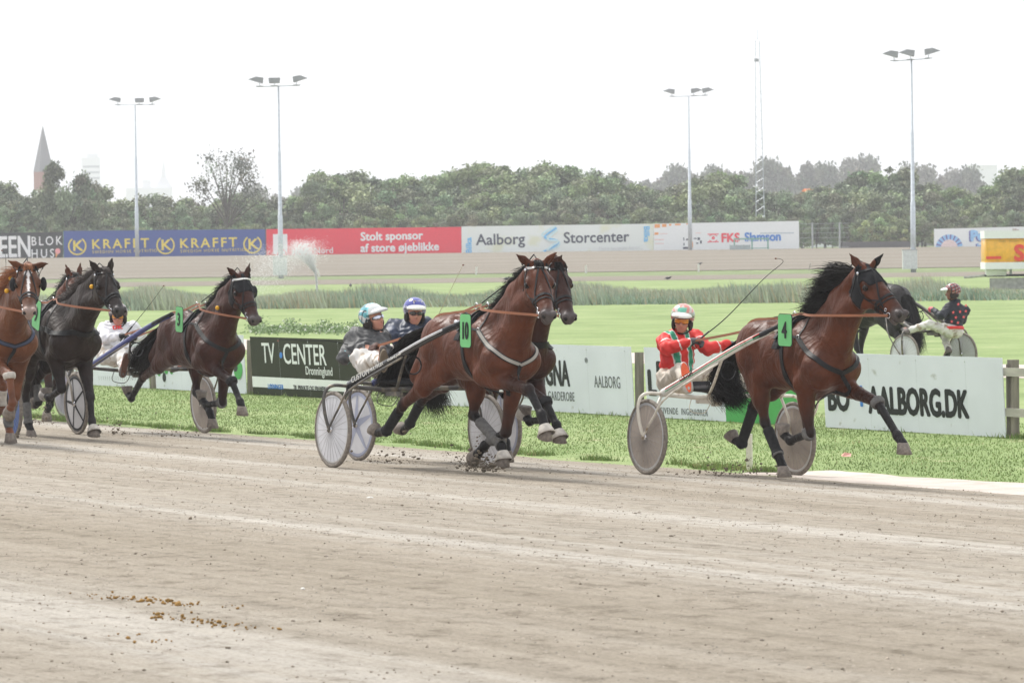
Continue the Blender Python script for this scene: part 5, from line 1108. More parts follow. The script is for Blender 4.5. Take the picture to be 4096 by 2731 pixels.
# rail fence at the right
ta = t_of(4032, NB); b0 = RV*ta+NV*(NB+.08); F_ = thing('rail_fence', 'weathered wooden rail fence running off the right edge beside the white board', 'fence', (b0[0], b0[1], float(G(b0[0], b0[1]))), -TH)
for k in range(3): MB().box((k*2.4, 0, .45), (.10, .10, .95)).build('post', M_post, F_)
for z in (.30, .78): MB().box((2.4, -.065, z), (5.0, .035, .10)).build('rail', mat('pale_wood', (.42, .40, .35), .85, var=.25, nscale=8, stretch=(.2, 1, 1)), F_)
# white marker post with splashes
g0 = ground(2998, 1880); o = thing('marker_post', 'short white marker post splashed with dirt at the track edge behind horse 4', 'post', g0, -.3); MB().box((0, 0, .185), (.062, .03, .37)).build('stake', mat('splashed_white', (.78, .74, .66), .6, dirt=((.14, .11, .08), 45, .60)), o); MB().box((0, 0, .3725), (.066, .034, .006)).build('cap', M_whitep, o)
# ------------------------------------------------------------- middle distance: weeds, reeds, water jet
def leafcloud(name, c, n, rad, lf, mt, colr, seed, parent=None, flat=.0, elong=1.6):
    r = np.random.RandomState(seed); d = r.normal(0, 1, (n, 3)); d /= np.linalg.norm(d, axis=1)[:, None]; R3 = r.rand(n)**.42
    return d*R3[:, None]*A(rad)+A(c)
def quads(P_, size, seed, up=.3):
    r = np.random.RandomState(seed); n = len(P_); a = r.normal(0, 1, (n, 3)); a /= np.linalg.norm(a, axis=1)[:, None]; b = r.normal(0, 1, (n, 3)); b[:, 2] += up; b = np.cross(a, b); b /= np.linalg.norm(b, axis=1)[:, None]+1e-9
    s_ = (size*r.uniform(.5, 1.4, n))[:, None] if np.isscalar(size) else (size*r.uniform(.6, 1.3, n))[:, None]
    V = np.stack([P_-a*s_, P_+b*s_*.55, P_+a*s_, P_-b*s_*.55], 1).reshape(-1, 3); return V, np.arange(4*n).reshape(-1, 4)
M_leaf = mat('leaves', (1, 1, 1), .7, vc=True, var=.12, nscale=.8, spec=.25)
M_reed = mat('reeds', (1, 1, 1), .8, vc=True, var=.15, nscale=.5, spec=.15)
n = 70000; r = np.random.RandomState(9); x = r.uniform(-42, 34, n); y = r.uniform(147, 166, n); z0 = G(x, y)
tone = .5+.5*np.sin(x*.35+np.sin(x*.9)*1.3+y*.2); hh = (.46+.36*tone)*np.where(x > 17.2, .42, 1)*r.uniform(.6, 1.15, n)*(.75+.25*np.sin(x*.8)); an = r.uniform(0, pi, n); w_ = .035; bx, by = np.cos(an)*w_, np.sin(an)*w_; lx = -.22*hh+r.normal(0, .1, n); ly = r.normal(0, .1, n)
V = np.stack([np.stack([x-bx, y-by, z0-.02], 1), np.stack([x+bx, y+by, z0-.02], 1), np.stack([x+lx, y+ly, z0+hh], 1)], 1).reshape(-1, 3)
col = (A([.25, .33, .25])*(1-tone[:, None])+A([.40, .43, .33])*tone[:, None])*r.uniform(.7, 1.3, n)[:, None]; dr = r.rand(n) < .15; col[dr] = (.45, .38, .26)
tag(mesh('reeds', V, np.arange(3*n).reshape(-1, 3), M_reed, cols=np.repeat(col, 3, 0)), 'grey green reeds growing in a long band across the infield', 'reeds', kind='stuff')
for (u0, u1, v, hgt, lb, sd) in ((1010, 1420, 1324, .24, 'low weeds with small white flowers above the dark olive board', 1),):
    g1, g2 = ground(u0, v), ground(u1, v); n = 5200; r = np.random.RandomState(sd); f = r.rand(n); cl_ = .5+.5*np.sin(f*30)*np.sin(f*11+1); Pp = g1[None]*(1-f[:, None])+g2[None]*f[:, None]; Pp = Pp+np.stack([r.normal(0, .08, n), r.normal(0, 1.6, n), r.rand(n)**1.5*hgt*(.25+1.3*cl_**2)], 1)
    V, Q = quads(Pp, .035, sd); col = A([.20, .28, .13])*r.uniform(.6, 1.4, n)[:, None]; wf = (r.rand(n) < .10); col[wf] = (.7, .7, .65); tag(mesh('weeds', V, Q, M_leaf, cols=np.repeat(col, 4, 0)), lb, 'weeds', kind='stuff')
# water jet
g0 = ground(1270, 1212); J_ = thing('water_jet', 'white irrigation water jet spraying up and left over the reeds', 'water jet', g0)
M_wat = mat('spray_water', (.95, .96, .97), .6, var=.01); _t = M_wat.node_tree; _tr = _t.nodes.new('ShaderNodeBsdfTranslucent'); _tr.inputs[0].default_value = (1, 1, 1, 1); _mx = _t.nodes.new('ShaderNodeMixShader'); _mx.inputs[0].default_value = .6; _t.links.new(_t.nodes['Principled BSDF'].outputs[0], _mx.inputs[1]); _t.links.new(_tr.outputs[0], _mx.inputs[2]); _t.links.new(_mx.outputs[0], _t.nodes['Material Output'].inputs[0]); MB().tube([(0, 0, -.05), (.0, 0, .4)], .04, 8).build('nozzle', M_steel, J_)
n = 9000; r = np.random.RandomState(4); f = r.rand(n)**.75; zz = 2.35*f; k_ = np.clip(f-.5, 0, 1)*2; xx = -.22*f**2-k_*r.rand(n)*.9; Pp = np.stack([xx+r.normal(0, 1, n)*(.016+.13*k_), r.normal(0, 1, n)*(.03+.2*k_), zz+r.normal(0, 1, n)*.10*k_], 1)
Vw = lumps('stream', Pp, r.uniform(.007, .016, n), M_wat, J_)
n = 12000; f = r.rand(n)**1.5; Pp = np.stack([-.25-2.4*f+r.normal(0, .35, n), r.normal(0, .4, n), 2.45-2.3*f**1.4*r.rand(n)-r.rand(n)*.7+r.normal(0, .1, n)], 1); lumps('falling_spray', Pp[Pp[:, 2] > .1], r.uniform(.005, .012, int((Pp[:, 2] > .1).sum())), M_wat, J_)
M_mist = bpy.data.materials.new('mist'); M_mist.use_nodes = True; tt = M_mist.node_tree; tt.nodes.remove(tt.nodes['Principled BSDF']); pv = tt.nodes.new('ShaderNodeVolumePrincipled'); pv.inputs['Color'].default_value = (.95, .95, .97, 1); pv.inputs['Density'].default_value = .05; tt.links.new(pv.outputs[0], tt.nodes['Material Output'].inputs['Volume'])
MB().sphere((-1.35, 0, 1.15), (1.5, .7, 1.15), 20, 14).build('mist', M_mist, J_, True); MB().sphere((-.62, 0, 1.75), (.52, .45, .75), 16, 12).build('mist', M_mist, J_, True)
# distance markers and birds
for k, (u, v, D, lb) in enumerate(((1278, 1105, 290, 'leaning white distance marker right of the water jet'), (1905, 1098, 294, 'white distance marker on the far verge left of horse 10'), (2344, 1100, 294, 'white distance marker on the far verge right of horse 10'), (2795, 1104, 294, 'white distance marker below the flying bird'), (3235, 1098, 294, 'thin leaning stick on the far verge near the mane of horse 4'))):
    p = P(u, v, D); p[2] = float(G(p[0], p[1])); o = thing('distance_marker', lb, 'marker', p, 0); o.rotation_euler = (0, (-.28, .02, 0, -.02, .25)[k], 0); MB().box((0, 0, .28), (.14 if k < 4 else .05, .06, .58)).build('stake', M_whitep if k < 4 else M_post, o); MB().box((0, 0, .572), (.15 if k < 4 else .055, .065, .012)).build('cap', M_whitep, o)
M_bird = mat('crow_black', (.02, .02, .025), .6)
def bird(lb, p, flying=False, sc_=1.):
    o = thing('bird', lb, 'bird', p, rnd.uniform(0, 3)); b = Body([el((0, 0, .10), (.16, .075, .07), .03, None), rc((.12, 0, .13), (.19, 0, .17), .045, .04, .03), rc((.2, 0, .17), (.27, 0, .165), .018, .004, .01), rc((-.12, 0, .09), (-.30, 0, .07), .04, .02, .03, None, (0, 0, 1), .4)]+([rc((.0, .03*s, .13), (-.05, .42*s, .16), .06, .02, .03, None, (0, 0, 1), .3) for s in (-1, 1)] if flying else []))
    sdf_part('body', b, M_bird, o, .02)
    for s in (-1, 1):
        if not flying: MB().tube([(0, .03*s, .06), (.0, .03*s, -.02)], .01, 4).build('leg', M_bird, o)
p = P(2800, 1060, 296); bird('black bird flying low over the far racetrack above a white marker', p, True)
for u, v, lb in ((2025, 1121, 'black bird standing on the dirt path, left one of the pair'), (2049, 1121, 'black bird standing on the dirt path, right one of the pair'), (2671, 1119, 'single black bird on the dirt path above the reeds'), (1402, 1148, 'small black bird in the grass right of the water jet')): p = ground(u, v); bird(lb, p)
# ------------------------------------------------------------- the far side: boards, poles, fence, mast
BD = 361.0
def fboard(label, u0, v0a, u1, v1a, v0b, v1b, mt, D0=BD, th_=.06, name='advertising_board'):
    """corner pixels: left top/bottom (v0a, v0b), right top/bottom (v1a, v1b)"""
    a = P(u0, v0b, D0); b = P(u1, v1b, D0); h = (v0b-v0a)/F_PX*D0; W = np.linalg.norm(b-a); ex = nrm(b-a)
    T = thing(name, label, 'sign', a); T.rotation_euler = (0, 0, 0)
    h2 = (v1b-v1a)/F_PX*D0; V = [(0, 0, -.25), (W*ex[0], 0, W*ex[2]-.25), (W*ex[0], 0, W*ex[2]+h2), (0, 0, h)]; V = V+[(x, y+th_, z) for x, y, z in V]
    pn = mesh('panel', V, [(0, 1, 2, 3), (7, 6, 5, 4), (0, 4, 5, 1), (1, 5, 6, 2), (2, 6, 7, 3), (3, 7, 4, 0)], mt, T)
    def tx(s, u, v, px_h, m__, bold=.0, sx=1., spacing=1., dy=0, rot=0, al='LEFT'):
        q = P(u, v, D0)-a; size = px_h/F_PX*D0/.72; e = A([1, 0, .012]); up = (0, 0, 1)
        if rot: e, up = A([0, 0, rot]), (-rot, 0, 0)
        return text(s, size, m__, pn, (q[0], -.02-dy, q[2]), e, up, 'lettering', bold*size, sx, depth=.008, spacing=spacing, align=al)
    def rect(ua, va, ub, vb, m__, nm='print', dy=0, ang=0, rounded=0):
        q = P(ua, va, D0)-a; r = P(ub, vb, D0)-a; x0, x1, z1, z0 = q[0], r[0], q[2], r[2]; y = -.012-dy
        return MB().add([(x0, y, z0), (x1, y, z0), (x1, y, z1), (x0, y, z1), (x0, y+.006, z0), (x1, y+.006, z0), (x1, y+.006, z1), (x0, y+.006, z1)], [(0, 1, 2, 3), (7, 6, 5, 4), (0, 4, 5, 1), (1, 5, 6, 2), (2, 6, 7, 3), (3, 7, 4, 0)]).build(nm, m__, pn)
    def arc(u, v, r, w_, a0, a1, m__, sy=1., dy=0):
        q = P(u, v, D0)-a; R_ = r/F_PX*D0; ww = w_/F_PX*D0/2; V = []; Fc = []; n = 28
        for k in range(n+1):
            an = radians(a0+(a1-a0)*k/n)
            for rr in (R_-ww, R_+ww): V.append((q[0]+rr*cos(an), -.02-dy, q[2]+rr*sin(an)*sy))
        Fc = [(2*k, 2*k+1, 2*k+3, 2*k+2) for k in range(n)]; return MB().add(V, Fc).build('emblem', m__, pn)
    return T, pn, tx, rect, arc
B_navy = mat('banner_navy', (.035, .075, .30), .6, var=.05); B_red = mat('banner_red', (.80, .035, .07), .6, var=.05); B_white = mat('banner_white', (.76, .80, .78), .6, var=.03, nscale=.3, dirt=((.72, .74, .58), .5, .55)); B_black = mat('banner_black', (.03, .032, .034), .6); B_w2 = mat('banner_clean', (.80, .82, .83), .6, var=.03)
I_y = mat('ink_yellow', (.78, .62, .10), .6); I_w = mat('ink_white', (.82, .82, .83), .6, var=.02); I_n = mat('ink_navy', (.035, .045, .08), .6); I_lb = mat('ink_light_blue', (.16, .50, .85), .6); I_b = mat('ink_blue', (.04, .20, .60), .6); I_o = mat('ink_orange', (.85, .36, .12), .6); I_r = mat('ink_red', (.80, .05, .08), .6); I_p = mat('ink_pink', (.85, .35, .36), .6); I_pb = mat('ink_pale_blue', (.62, .80, .85), .6)
# black board at the far left
T, pn, tx, rect, arc = fboard('black banner with white lettering and a pink ice cream at the far left', -60, 932, 252, 929, 1037, 1034, B_black)
tx('TEEN', -50, 1030, 86, I_w, .02, .62); tx('BLOK', 124, 982, 36, I_w, .01, .82, 1.35); tx('HUS', 124, 1032, 36, I_w, .01, .82, 1.4); rect(108, 935, 111, 1030, I_n)
q = P(229, 1010, BD)-P(-60, 1037, BD); MB().add([(q[0]-.16, -.03, q[2]), (q[0]+.22, -.03, q[2]+.1), (q[0]-.14, -.03, q[2]-.5)], [(0, 2, 1)]).build('print', I_o, pn); MB().sphere((q[0]+.05, -.03, q[2]+.12), (.24, .02, .26), 12, 8).build('print', I_p, pn)
# blue banner
T, pn, tx, rect, arc = fboard('long royal blue banner with yellow lettering and three ringed emblems', 255, 924, 1062, 917, 1036, 1026, B_navy)
for u in (309, 662, 1010):
    vv = 984-(u-309)*.0096; arc(u, vv, 34, 6, 125, 415, I_y); tx('K', u-19, vv+19, 42, I_y, .03, 1.1)
for u in (366, 718):
    vv = 995-(u-366)*.0096; tx('KRAFFT', u, vv, 38, I_y, .025, 1.05, 1.28); tx('SWEDISH HORSE NUTRITION', u+3, vv+19, 12, I_y, .0, 1.0, 1.30)
rect(1060.5, 916, 1064, 1027, I_n, 'edge'); rect(253, 924, 256, 1036, mat('edge_green', (.1, .3, .2), .6), 'edge')
# red banner
T, pn, tx, rect, arc = fboard('long red banner with white slogan of two lines', 1066, 917, 1846, 908, 1026, 1011, B_red)
rect(1092, 937, 1150, 1016, I_w); arc(1128, 1016, 17, 4, 0, 180, B_red, dy=.01); tx('spar', 1166, 1016, 25, I_w, .02, 1.1); tx('Nord', 1256, 1014, 25, I_w, .01, 1.0)
tx('Stolt sponsor', 1442, 962, 33, I_w, .04, 1.0, 1.0); tx('af store \u00f8jeblikke', 1442, 1008, 33, I_w, .04, .98, 1.0)
# cream banner
T, pn, tx, rect, arc = fboard('long pale banner with dark shopping centre name and light blue ribbon', 1847, 906, 2614, 895, 1016, 1005, B_white)
tx('Bilka', 1886, 1014, 23, I_lb, .04, 1.05, 1.0, rot=1); tx('Bilka', 2576, 904, 23, I_lb, .04, 1.05, 1.0, rot=-1)
tx('Aalborg', 1905, 980, 44, I_n, .02, 1.0); tx('Storcenter', 2254, 972, 44, I_n, .02, .985); tx('Flere l\u00e6ngder foran...', 2395, 1000, 15, mat('ink_faint', (.68, .70, .72), .6), 0, 1.0)
for k, (du, m__) in enumerate(((0, I_pb), (11, I_lb), (22, I_pb))):
    q = lambda u, v: P(u, v, BD)-P(1847, 1016, BD)
    pl = [q(2222+du*.4, 905+du*.6), q(2168+du, 940+du*.8), q(2228+du*.2, 962+du*.1), q(2232-du, 985-du*.2), q(2164+du, 1009-du*.3)]; X = dens([(p[0], -.03-.03*k, p[2]) for p in pl], .1)
    ribbon('ribbon_print', X, np.tile(A([0, -1, 0]), (len(X), 1)), .17, .01, m__, pn)
# white banner with the eye
T, pn, tx, rect, arc = fboard('long white banner with red and blue lettering and a red eye', 2615, 895, 3197, 884, 1005, 999, B_w2)
tx('FKS', 2884, 968, 35, I_r, .045, .98); tx('Slamson', 2978, 965, 35, I_b, .045, .93, .98); rect(2830, 935, 2875, 938, I_r); rect(2830, 966, 2875, 969, I_r); arc(2853, 948, 16, 4, 20, 160, I_r, .62); arc(2853, 957, 16, 4, 200, 340, I_r, .62); arc(2853, 952, 4, 5, 0, 360, I_r)
for (u, v, w_, h_) in ((2618, 897, 22, 14), (2648, 896, 18, 12), (2676, 896, 9, 7), (2700, 895, 22, 6), (2745, 894, 12, 4), (2618, 930, 16, 9)): rect(u, v, u+w_, v+h_, I_o)
for (u, v, w_, h_) in ((2640, 934, 30, 2), (2618, 957, 38, 3), (2620, 973, 36, 2), (2782, 931, 22, 2)): rect(u, v, u+w_, v+h_, mat('ink_pale_red', (.82, .55, .52), .6))
for (u, v, w_, h_) in ((2775, 952, 12, 4), (2790, 950, 10, 10), (2800, 962, 7, 12), (2733, 950, 4, 12), (2744, 955, 10, 6), (2732, 988, 20, 8), (2785, 970, 8, 5), (2734, 972, 4, 10)): rect(u, v, u+w_, v+h_, I_n)
rect(2764, 968, 2772, 990, I_o); rect(3040, 931, 3176, 934, mat('ink_grey', (.5, .55, .6), .6))
# board behind the tank trailer: plain rays stand in for the drawing
T, pn, tx, rect, arc = fboard('white banner with blue ray circle and thick blue letters behind the tanker', 3737, 916, 4160, 905, 998, 998, B_w2)
for k in range(9): arc(3797, 992, 44, 20, 8+20*k, 19+20*k, mat('ink_sky', (.30, .55, .85), .6)); arc(3797, 992, 44, 20, 19+20*k, 27+20*k, mat('ink_violet', (.16, .16, .42), .6))
arc(3797, 992, 17, 34, 0, 180, mat('ink_soft_pink', (.82, .66, .64), .6))
for dy_, m__ in ((0, mat('ink_violet', (.16, .16, .42), .6)), (.03, mat('ink_sky', (.30, .55, .85), .6))):
    o_ = -6 if dy_ == 0 else 0
    tx('Pot', 3882+o_, 962-o_*.4, 40, m__, .08, 1.0, dy=dy_); tx('ie', 3908+o_, 996-o_*.4, 24, m__, .06, 1.0, dy=dy_)
tx('lille', 4050, 928, 14, mat('ink_brown', (.3, .12, .08), .6), .01, 1.0)
# net fence beside the white banner
a = P(3199, 997, BD); F_ = thing('net_fence', 'grey wire fence with two posts right of the white banner', 'fence', a)
galv = mat('galvanised', (.38, .40, .41), .5, .4)
for u in (3250, 3359): q = P(u, 995, BD)-a; MB().tube([(q[0], 0, -.3), (q[0], 0, 2.35)], .085, 8).build('post', galv, F_)
for k in range(6): MB().tube([(0, 0, .15+k*.42), (4.4, .02, .13+k*.42+.04)], .014, 4).build('wire', galv, F_)
q = MB()
for x in np.arange(0, 4.4, .28): q.tube([(x, .01, 0), (x, .01, 2.3)], .004, 3)
q.build('mesh_net', galv, F_)
a = P(3372, 993, 364); F_ = thing('board_wall', 'low dark timber wall at the foot of the trees right of the fence', 'wall', a); m_ = MB()
for k in range(4): m_.box((.8+k*1.62, 0, .25), (1.6, .12, .62))
m_.build('panels', mat('dark_timber', (.11, .105, .11), .9), F_)
for k in range(5): MB().box((k*1.62, -.03, .26), (.10, .16, .68)).build('post', mat('dark_timber', (.11, .105, .11), .9), F_)
# green gate and trough in front of the white banner
a = P(2938, 999, 357); F_ = thing('paddock_gate', 'pale green barred gate standing in front of the white banner', 'gate', a); mg = mat('gate_green', (.20, .38, .32), .6)
for x in (0, 1.55, 2.95): MB().box((x, 0, .45), (.13, .1, 1.1)).build('post', mg, F_)
MB().box((1.5, -.01, .95), (3.1, .1, .13)).build('rail', mg, F_); MB().box((1.5, -.01, .12), (3.1, .06, .06)).build('rail', mg, F_)
for x in np.arange(.2, 2.9, .17): MB().box((x, 0, .5), (.05, .03, .8)).build('bar', B_w2, F_)
a = P(2918, 999, 354); F_ = thing('water_trough', 'grey cage like trough left of the green gate', 'trough', a); MB().box((.9, 0, .2), (1.7, .6, .40)).build('basin', mat('trough_grey', (.36, .42, .43), .6), F_)
for x in (0.02, .6, 1.2, 1.78): MB().box((x, -.32, .22), (.05, .03, .46)).build('bar', galv, F_)
# floodlight poles
steel_p = mat('pole_steel', (.50, .54, .58), .4, .3); lamph = mat('lamp_housing', (.26, .27, .28), .5); glassl = mat('lamp_glass', (.6, .65, .68), .2)
def flood(label, u, vbase, vtop, D, arm, box=False, lights=((-1, -1), (.22, 0), (1, 1)), tiltz=0., boxside=-1):
    b = P(u, vbase, D); b[2] = float(G(b[0], b[1])) if not box else float(G(b[0], b[1])); top = P(u, vtop, D)[2]-b[2]
    T = thing('floodlight_pole', label, 'floodlight', b, 0, 'floodlight poles around the track')
    MB().tube([(0, 0, -.2), (0, 0, top*.33), (0, 0, top*.331), (0, 0, top*.66), (0, 0, top*.661), (0, 0, top)], [.19, .165, .135, .11, .085, .06], 12).build('pole', steel_p, T, True)
    L_ = arm; MB().tube([(-L_, 0, top-tiltz*L_), (L_, 0, top+tiltz*L_)], .035, 6).build('crossarm', steel_p, T)
    for f, dr in lights:
        x = f*L_*.95; z = top+tiltz*x; bt_ = MB().box((x, 0, z+.03), (.5, .22, .05)).build('lamp_bracket', lamph, T); MB().tube([(x+dr*-.05, 0, z), (x+dr*.02, 0, z+.25)], .03, 5).build('lamp_arm', steel_p, T)
        W = .46; h = .30
        if dr: V = [(x-dr*.22, -.3, z+.22), (x-dr*.27, -.26, z+.62), (x+dr*.25, -.2, z+.70), (x+dr*.78, -.22, z+.50)]
        else: V = [(x-.36, -.3, z+.22), (x-.40, -.25, z+.58), (x+.40, -.25, z+.58), (x+.36, -.3, z+.22)]
        V = V+[(p[0], -p[1], p[2]) for p in V]; lp = MB().add(V, [(0, 1, 2, 3), (7, 6, 5, 4), (0, 4, 5, 1), (1, 5, 6, 2), (2, 6, 7, 3), (3, 7, 4, 0)]).build('lamp', lamph, T)
        a0, a1 = A(V[0]), A(V[3]); MB().add([a0+A([.02*dr, .02, -.012]), a1+A([-.05*dr, .03, -.012]), A([a1[0]-.05*dr, -a1[1]-.03, a1[2]-.012]), A([a0[0]+.02*dr, -a0[1]-.02, a0[2]-.012])], [(0, 1, 2, 3)]).build('glass', glassl, lp)
    if box:
        MB().box((.25*boxside, -.1, .85), (.95, .5, 1.25)).build('switch_cabinet', mat('cabinet_grey', (.58, .62, .60), .5), T); MB().box((.25*boxside, -.1, 1.49), (1.0, .55, .05)).build('cabinet_lid', galv, T)
    return T
flood('tall floodlight pole with grey switch cabinet in front of the red banner', 1124, 1110, 345, 281, 1.45, True, ((-.95, -1), (-.2, 0), (.92, 1)), .02, boxside=-.2)
flood('tall floodlight pole at the right with a grey cabinet at its foot', 3654, 1094, 240, 268, 1.2, True, ((-1, -1), (-.05, -1), (1, 1)), .06, boxside=-1)
flood('floodlight pole in front of the royal blue banner', 549, 1032, 420, 357, 1.65, False, ((-.98, -1), (.25, 0), (.98, 1)))
flood('floodlight pole in front of the clean white banner', 2761, 1003, 385, 357, 1.55, False, ((-1, -1), (.32, 1), (1, 1)), .02)
# lattice mast
b = P(3043, 1000, 372); b[2] = 1.41; top = P(3036, 118, 372)[2]-b[2]; T = thing('lattice_mast', 'slender lattice radio mast rising behind the white banner', 'mast', b); w0, w1 = .42, .18; q = MB(); N_ = 44
for sx, sy in ((-1, -1), (1, -1), (-1, 1), (1, 1)): MB().tube([(sx*w0, sy*w0, -.3), (sx*w1-.1, sy*w1, top*.95)], .020, 5).build('leg', steel_p, T)
for k in range(N_):
    f0, f1 = k/N_, (k+1)/N_; a0, a1 = w0+(w1-w0)*f0, w0+(w1-w0)*f1; z0, z1 = f0*top*.95, f1*top*.95; o0, o1 = -.1*f0, -.1*f1; s = 1 if k % 2 else -1
    for y in (-1, 1): q.tube([(s*a0+o0, y*a0, z0), (-s*a1+o1, y*a1, z1)], .008, 3)
    for x in (-1, 1): q.tube([(x*a0+o0, s*a0, z0), (x*a1+o1, -s*a1, z1)], .008, 3)
q.build('bracing', steel_p, T); MB().tube([(-.1, 0, top*.95), (-.12, 0, top)], .03, 5).build('antenna', steel_p, T); MB().box((-.2, 0, top*.86), (.4, .25, .3)).build('radio_box', galv, T)
# ------------------------------------------------------------- tank trailer
D_ = 178.; a = P(3935, 1150, D_); gz = float(G(a[0], a[1])); a[2] = gz; T = thing('tank_trailer', 'yellow tank trailer with red letters and white top cut off by the right edge', 'tanker', a)
s_ = D_/F_PX; Z_ = lambda v: P(3935, v, D_)[2]-gz
yel = mat('tank_yellow', (.82, .42, .02), .35, coat=.3); z0, z1 = Z_(1075), Z_(932); rr = (z1-z0)/2; zc = (z0+z1)/2; Lk = 4.6
def tank(name, m_, lo, hi, grow=0., x0=0., x1=Lk, par=T):
    V = []; n = 20; 
    for x, k in ((x0, .93), (x0+.06, 1), (x1-.06, 1), (x1, .93)):
        for i in range(n+1):
            an = radians(lo+(hi-lo)*i/n); V.append((x, .95*cos(an)*k*(1+grow), zc+rr*sin(an)*k*(1+grow)))
    q = MB(); q.add(V, [(j*(n+1)+i, j*(n+1)+i+1, (j+1)*(n+1)+i+1, (j+1)*(n+1)+i) for j in range(3) for i in range(n)]); return q.build(name, m_, par, True)
n = 40; tk = MB(); V = []
for x, k in ((0, .0), (0, .93), (.07, 1), (Lk, 1), (Lk, 0)):
    for i in range(n):
        an = 2*pi*i/n; V.append((x, .95*k*np.sign(cos(an))*abs(cos(an))**.6, zc+rr*k*np.sign(sin(an))*abs(sin(an))**.6))
tk.add(V, [(j*n+i, j*n+(i+1) % n, (j+1)*n+(i+1) % n, (j+1)*n+i) for j in range(4) for i in range(n)]); tko = tk.build('tank', yel, T, True)
MB().box((Lk/2, -.2, z1-.08), (Lk+.12, 1.62, .34)).build('walkway', M_pw, T); MB().box((Lk/2, -.06, z0+.13), (Lk+.08, 1.86, .30)).build('skirt', M_pw, T)
text('SHELL', .95, mat('tank_red', (.75, .06, .03), .4), tko, (1.22, -.975, zc-.42), (1, 0, 0), (0, 0, 1), 'lettering', bold=.05, sx=1.05, depth=.02); MB().box((.33, -.965, zc-.30), (.66, .03, .12)).build('red_bar', mat('tank_red', (.75, .06, .03), .4), tko)

for k_, w_ in enumerate((.28, .42, .2)): MB().box((.72+k_*.52, -.955, zc+.42), (w_, .02, .05)).build('faded_print', mat('tank_print', (.55, .30, .03), .5), tko)
MB().lathe([(.0, -.05), (.20, -.05), (.23, 0), (.23, .8), (.20, .85), (0, .85)], (.1, -.3, z0-.14), (1, 0, 0), 20).build('fuel_tank', M_pw, T, True)
MB().box((Lk/2, 0, z0-.30), (Lk, .9, .10)).build('chassis', M_dark, T); MB().box((1.2, -.5, z0-.66), (2.0, .06, .52)).build('side_panel', mat('dull_panel', (.36, .36, .34), .7, var=.25), T)
for x in (.7, 1.15, 1.9): MB().box((x, -.35, z0-.12), (.10, .1, .36)).build('strut', M_dark if x != 1.15 else galv, T)
for x in (2.3, 3.4):
    wl = MB().lathe([(0, -.12), (.28, -.12), (.30, -.1), (.30, .1), (.0, .12)], (x, -.55, z0-.62), (0, 1, 0), 24).build('wheel', M_dark, T, True); MB().lathe([(0, -.14), (.16, -.135), (.17, -.11)], (x, -.55, z0-.62), (0, 1, 0), 20).build('hub', galv, wl, True)
MB().tube([(0, -.3, z0-.3), (-.7, -.3, z0-.36), (-.9, -.3, z0-.36)], .06, 6).build('drawbar', mat('dull_panel', (.36, .36, .34), .7), T)
# ------------------------------------------------------------- trees
def treeproto(kind, seed, h, wd, dens_=1., colr=(.085, .125, .06), sparse=0, leaf=.17):
    r = np.random.RandomState(seed); cl = []; nb = int(34*dens_)
    for k in range(nb):
        a = r.uniform(0, 2*pi); z = r.uniform(.12 if not sparse else .5, 1.0); rad = wd*.5*sqrt(max(0, 1-((z-.50)/.56)**2))*r.uniform(.45, 1.0)
        cl.append((rad*cos(a), rad*sin(a)*.8, z*h*.93, r.uniform(.35, 1.05)*wd*.15))
    Ps, cs, sz = [], [], []
    for (x, y, z, s) in cl:
        n = int(230*(s/.7)**2) if not sparse else int(70*(s/.7)); d = r.normal(0, 1, (n, 3)); d /= np.linalg.norm(d, axis=1)[:, None]; q = d*(r.rand(n)**.45*np.where(r.rand(n) < .22, 1.35, 1))[:, None]*A([s, s, s*.8])
        Ps.append(q+A([x, y, z])); tone = r.uniform(.60, 1.45); c = A(colr)*tone*(1+r.normal(0, .06, 3)); cs.append(np.tile(c, (n, 1))*r.uniform(.6, 1.45, n)[:, None]); sz.append(np.full(n, leaf)*r.uniform(.6, 1.2, n))
    Pp, cc, ss = np.concatenate(Ps), np.concatenate(cs), np.concatenate(sz); V, Q = quads(Pp, ss, seed)
    root = thing(kind, 'x', 'tree', (0, 0, 0)); cr = mesh('crown', V, Q, M_leaf, root, cols=np.repeat(cc, 4, 0))
    tr = MB(); tr.tube([(0, 0, -.4), (.1, 0, h*.25), (.0, .1, h*.5), (.1, 0, h*.75)], [.16, .13, .09, .03], 7)
    for k in range(0, nb, 2): x, y, z, s = cl[k]; z1_ = z*.45; tr.tube([(0.05, .03, z1_), (x*.5, y*.5, (z1_+z)/2+.1), (x, y, z)], [.06, .04, .012], 5)
    tr.build('trunk', mat('bark', (.10, .085, .07), .9), root); return root
def dup(root, loc, rz, sc_, label, group):
    r = root.copy(); C.objects.link(r); r.location = loc; r.rotation_euler = (0, 0, rz); r.scale = sc_; r['label'] = label; r['group'] = group
    for ch in [c for c in C.objects if c.parent == root]: c = ch.copy(); C.objects.link(c); c.parent = r
    return r
kinds = [('broadleaf_tree', 'grey green rounded tree in the belt behind the far boards', (.215, .27, .155)), ('bushy_tree', 'darker bushy tree in the belt behind the far boards', (.185, .235, .142)), ('light_tree', 'lighter yellow green tree in the belt behind the far boards', (.24, .29, .145)), ('brownish_tree', 'brownish green tree in the belt behind the far boards', (.205, .225, .14))]
protos = []
for k, (nm, lb, cr) in enumerate(kinds):
    for j in range(2): protos.append((treeproto(nm, 20+k*3+j, 7.0, 6.2, 1.25, cr), lb, 'tree belt behind the far boards'))
